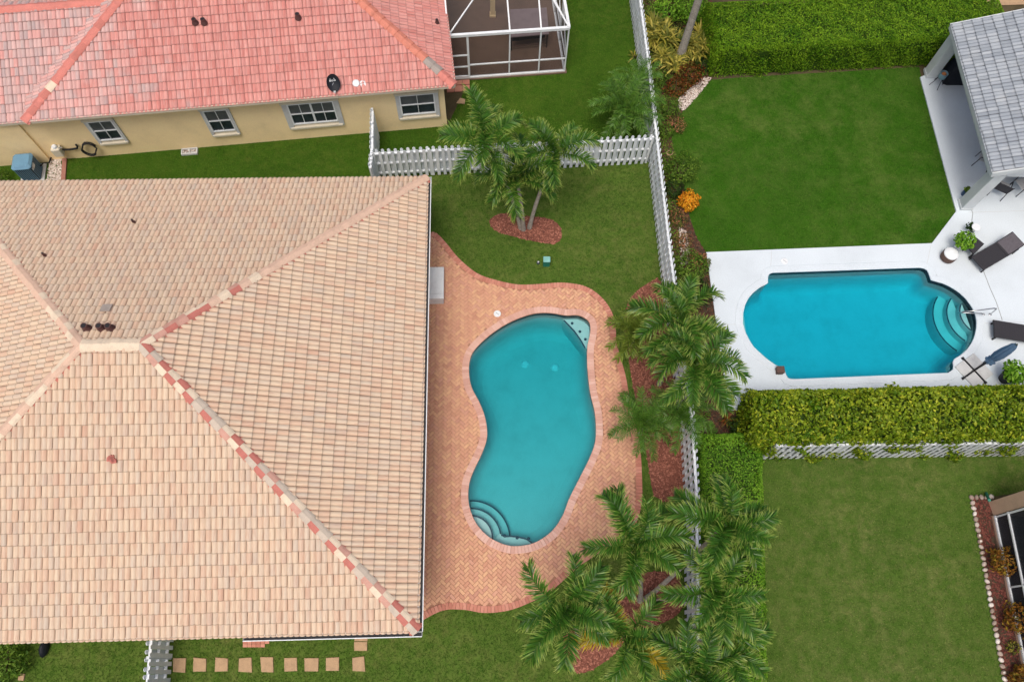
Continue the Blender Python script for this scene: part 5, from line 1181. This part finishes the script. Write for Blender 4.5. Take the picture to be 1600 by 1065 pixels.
ub = G(1521, 579, DZ); o = empty('cantilever_umbrella', ub, R(-10)); tag(o, 'folded blue grey umbrella standing in a four slab base', 'umbrella'); ua = G(1504.5, 591, DZ)-ub; ub_ang = math.atan2(ua.y, ua.x)
Mu = Matrix.Translation(ub) @ Matrix.Rotation(ub_ang, 4, 'Z')
for a in (0, 90, 180, 270):
    s = MB(); s.bbox((.27, .27, .035), (.47, .47, .06), .012, Mu @ Matrix.Rotation(R(a), 4, 'Z')); s.build('base_slab', MT['slab'], o)
    s = MB(); s.box((.3, 0, .05), (.6, .05, .05), Mu @ Matrix.Rotation(R(a), 4, 'Z')); s.box((.58, 0, .04), (.09, .09, .06), Mu @ Matrix.Rotation(R(a), 4, 'Z')); s.build('base_arm', MT['dark'], o)
s = MB(); s.tube([ub+UPZ*.03, ub+UPZ*2.55], .032, 10); s.build('pole', MT['dark'], o)
prof = [(.06, .95), (.15, 1.0), (.17, 1.1), (.09, 1.2), (.13, 1.35), (.16, 1.6), (.15, 2.0), (.11, 2.4), (.05, 2.6)]; s = MB(); vs = []
for r_, z_ in prof: vs += [(r_*(1+.22*math.cos(8*t*math.pi/16))*math.cos(t*math.pi/16), r_*(1+.22*math.cos(8*t*math.pi/16))*math.sin(t*math.pi/16), z_) for t in range(32)]
s.add(vs, [(i*32+t, i*32+(t+1) % 32, (i+1)*32+(t+1) % 32, (i+1)*32+t) for i in range(len(prof)-1) for t in range(32)], 0, True, Matrix.Translation(ub)); cn = s.build('canopy', MT['umbrella'], o)
s = MB(); s.lathe([(.12, 1.19), (.125, 1.215), (.12, 1.24)], 18, Matrix.Translation(ub)); s.build('tie_strap', MT['umbrella'], cn)
s = MB(); s.lathe([(.03, 2.58), (.04, 2.62), (.015, 2.68)], 10, Matrix.Translation(ub)); s.build('finial', MT['steel'], o)
bx = G(1217, 580, DZ+.01); o = empty('wooden_block', bx); tag(o, 'small square brown wooden box at the edge of the blue pool', 'box'); s = MB(); s.bbox((0, 0, .1), (.27, .25, .2), .012, Matrix.Translation(bx)); s.build('body', MT['wood'], o)
s = MB(); s.bbox((0, 0, .215), (.29, .27, .03), .008, Matrix.Translation(bx)); s.build('lid', MT['wood'], o)
gl = G(1484, 128, DZ); o = empty('covered_grill', gl, math.atan2(gr.y, gr.x)); tag(o, 'barbecue grill under a black cover beside the lanai column', 'grill'); Mx = frame(gl+gr*.25+gv*.2, gr, gv, UPZ)
s = MB(); vs = []
rings = [(.0, .62, .40), (.5, .60, .36), (.85, .56, .34), (1.02, .48, .26), (1.10, .40, .12)]
for z_, x_, y_ in rings: vs += [(x_*math.copysign(abs(math.cos(t))**.35, math.cos(t))*(1+.03*math.sin(9*t)), y_*math.copysign(abs(math.sin(t))**.35, math.sin(t))*(1+.03*math.sin(9*t)), z_) for t in (k_*math.pi/16 for k_ in range(32))]
s.add(vs, [(i*32+t, i*32+(t+1) % 32, (i+1)*32+(t+1) % 32, (i+1)*32+t) for i in range(4) for t in range(32)]+[tuple(range(128, 160))], 0, True, Mx); s.build('cover', MT['black_cover'], o)
s = MB(); s.box((.2, .1, 1.12), (.14, .2, .03), Mx); s.build('cover_label', MT['white'], o)
ps = G(1462, 133, DZ); o = empty('pot_stand', ps); tag(o, 'teal pot with terracotta filling on a spindly metal stand', 'pot'); pc = ps+UPZ*.45
s = MB(); s.lathe([(.12, .45), (.16, .5), (.17, .75), (.15, .75), (.145, .66)], 18, Matrix.Translation(ps)); s.build('pot', MT['pot_teal'], o)
s = MB(); s.lathe([(.1, .6), (.1, .72), (.05, .76)], 10, Matrix.Translation(ps)); s.build('filling', MT['terracotta'], o)
for a in (0, 1.57, 3.14, 4.71): s = MB(); s.tube([ps+Vector((math.cos(a)*.13, math.sin(a)*.13, .55)), ps+Vector((math.cos(a)*.2, math.sin(a)*.2, .25)), ps+Vector((math.cos(a)*.3, math.sin(a)*.3, .0))], .012, 5); s.build('leg', MT['dark'], o)
def patio_chair(label, px, yaw):
    g = G(*px, DZ); o = empty('patio_chair', g, yaw); tag(o, label, 'chair', 'sling chairs under the grey roof'); Mx = o.matrix_basis.copy()
    s = MB(); s.bbox((0, 0, .43), (.5, .52, .025), .008, Mx); s.build('seat', MT['slab'], o)
    s = MB(); s.bbox((0, 0, .27), (.025, .52, .56), .008, Mx @ Matrix.Translation((-.27, 0, .43)) @ Matrix.Rotation(-.25, 4, 'Y')); s.build('backrest', MT['wicker'], o)
    for y in (-.28, .28):
        s = MB(); s.tube([Mx @ Vector(v) for v in ((.28, y, 0), (.24, y, .4), (.22, y, .64), (-.28, y, .66))], .018, 6); s.build('arm', MT['dark'], o)
        s = MB(); s.tube([Mx @ Vector(v) for v in ((-.36, y, 0), (-.25, y, .42), (-.42, y, 1.0))], .018, 6); s.build('leg', MT['dark'], o)
patio_chair('sling chair showing its legs left of the lanai roof edge', (1531, 256), R(150))
patio_chair('sling chair beside the lanai column at the roof end', (1556, 300), R(60))
patio_chair('sling chair nearest the right edge below the lanai roof', (1590, 296), R(200))
s = MB(); cabp = [(1517, 325), (1520, 333), (1518.5, 345), (1519, 362), (1528, 398), (1537, 424), (1547, 450), (1556, 470), (1563, 490), (1566, 500)]
s.tube([G(x, y, DZ+.008) for x, y in cabp], .010, 5); tag(s.build('power_cable', MT['cable'], None, Matrix.Translation(G(1519, 362))), 'thin grey cable running over the white deck to the lanai column', 'cable')
# ------------------------------------------------------------------ small things on the lawns
nth = ['first', 'second', 'third', 'fourth', 'fifth', 'sixth', 'seventh', 'eighth', 'ninth']
for i, x in enumerate((280.5, 312, 347, 384, 417.5, 455, 487, 520.6, 560)):
    j = lambda: rnd.uniform(-1.3, 1.3); y = 1038.5-i*.25
    slabstone('stepping_stone', [(x-10+j(), y+11+j()), (x+10+j(), y+11+j()), (x+10+j(), y-11+j()), (x-10+j(), y-11+j())], 0, .045, MT['stone'], nth[i]+' stepping stone from the white gate fence in the row below the roof', 'stepping stone', 'stepping stones')
slabstone('stepping_stone', [(553.5, 1016), (574, 1016), (574, 1002), (553.5, 1002)], 0, .045, MT['stone'], 'lower stone of the pair under the roof gutter', 'stepping stone', 'stepping stones')
slabstone('stepping_stone', [(554, 1001), (574.5, 1001), (575, 984), (554, 984)], 0, .045, MT['stone'], 'upper stone of the pair partly under the roof gutter', 'stepping stone', 'stepping stones')
bp_ = empty('brick_pad', G(400, 996)); tag(bp_, 'small pink brick pad at the edge of the peach roof', 'paving')
for i in range(6):
    for j in range(6):
        x0 = 380+6.9*i; y0 = 978+5.5*j
        if (i, j) in ((5, 5), (0, 5)) and j == 5 and i == 5: continue
        P = GP([(x0, y0+5), (x0+6.4, y0+5), (x0+6.4, y0), (x0, y0)]); s = MB(); s.prism([(p.x, p.y) for p in P], -.005, .04+rnd.uniform(-.003, .003)); s.build('paver', MT['paver_red'], bp_)
slabstone('loose_stone', [(29, 1062), (38, 1063), (40, 1052), (31, 1051)], 0, .06, MT['stone'], 'grey loose stone at the bottom left beside the dark bush', 'stone')
bgp = G(72, 1012); s = MB(); s.lathe([(.16, 0), (.2, .12), (.12, .28), (.05, .32)], 9, Matrix.Translation(bgp) @ Matrix.Diagonal((.7, 1.5, 1, 1))); tag(s.build('black_bag', MT['black_cover'], None, Matrix.Translation(bgp)), 'crumpled black bag against the dark bush below the roof', 'bag')
gb = G(853.5, 413); o = empty('utility_pedestal', gb); tag(o, 'small green utility box standing in the lawn above the patio', 'utility box')
s = MB(); s.bbox((0, 0, .19), (.26, .22, .42), .02, Matrix.Translation(gb)); s.build('body', MT['green_box'], o); s = MB(); s.bbox((0, 0, .42), (.28, .25, .05), .02, Matrix.Translation(gb)); s.build('lid', MT['green_lid'], o)
vg = G(841, 411); s = MB(); s.lathe([(.07, 0), (.07, .06), (.05, .1)], 10, Matrix.Translation(vg)); o = s.build('sprinkler_valve', MT['ac_dark'], None, Matrix.Translation(vg)); tag(o, 'small grey valve left of the green utility box', 'valve')
s = MB(); s.lathe([(.035, .098), (.035, .115)], 8, Matrix.Translation(vg)); s.build('cap', MT['slab'], o)
rg = G(1046, 240); s = MB(); s.tube([rg+Vector((math.cos(t*.35)*.12, math.sin(t*.35)*.12, .04)) for t in range(19)], .025, 6); tag(s.build('hose_ring', MT['stone'], None, Matrix.Translation(rg)), 'small pale ring lying beside the long fence', 'ring')
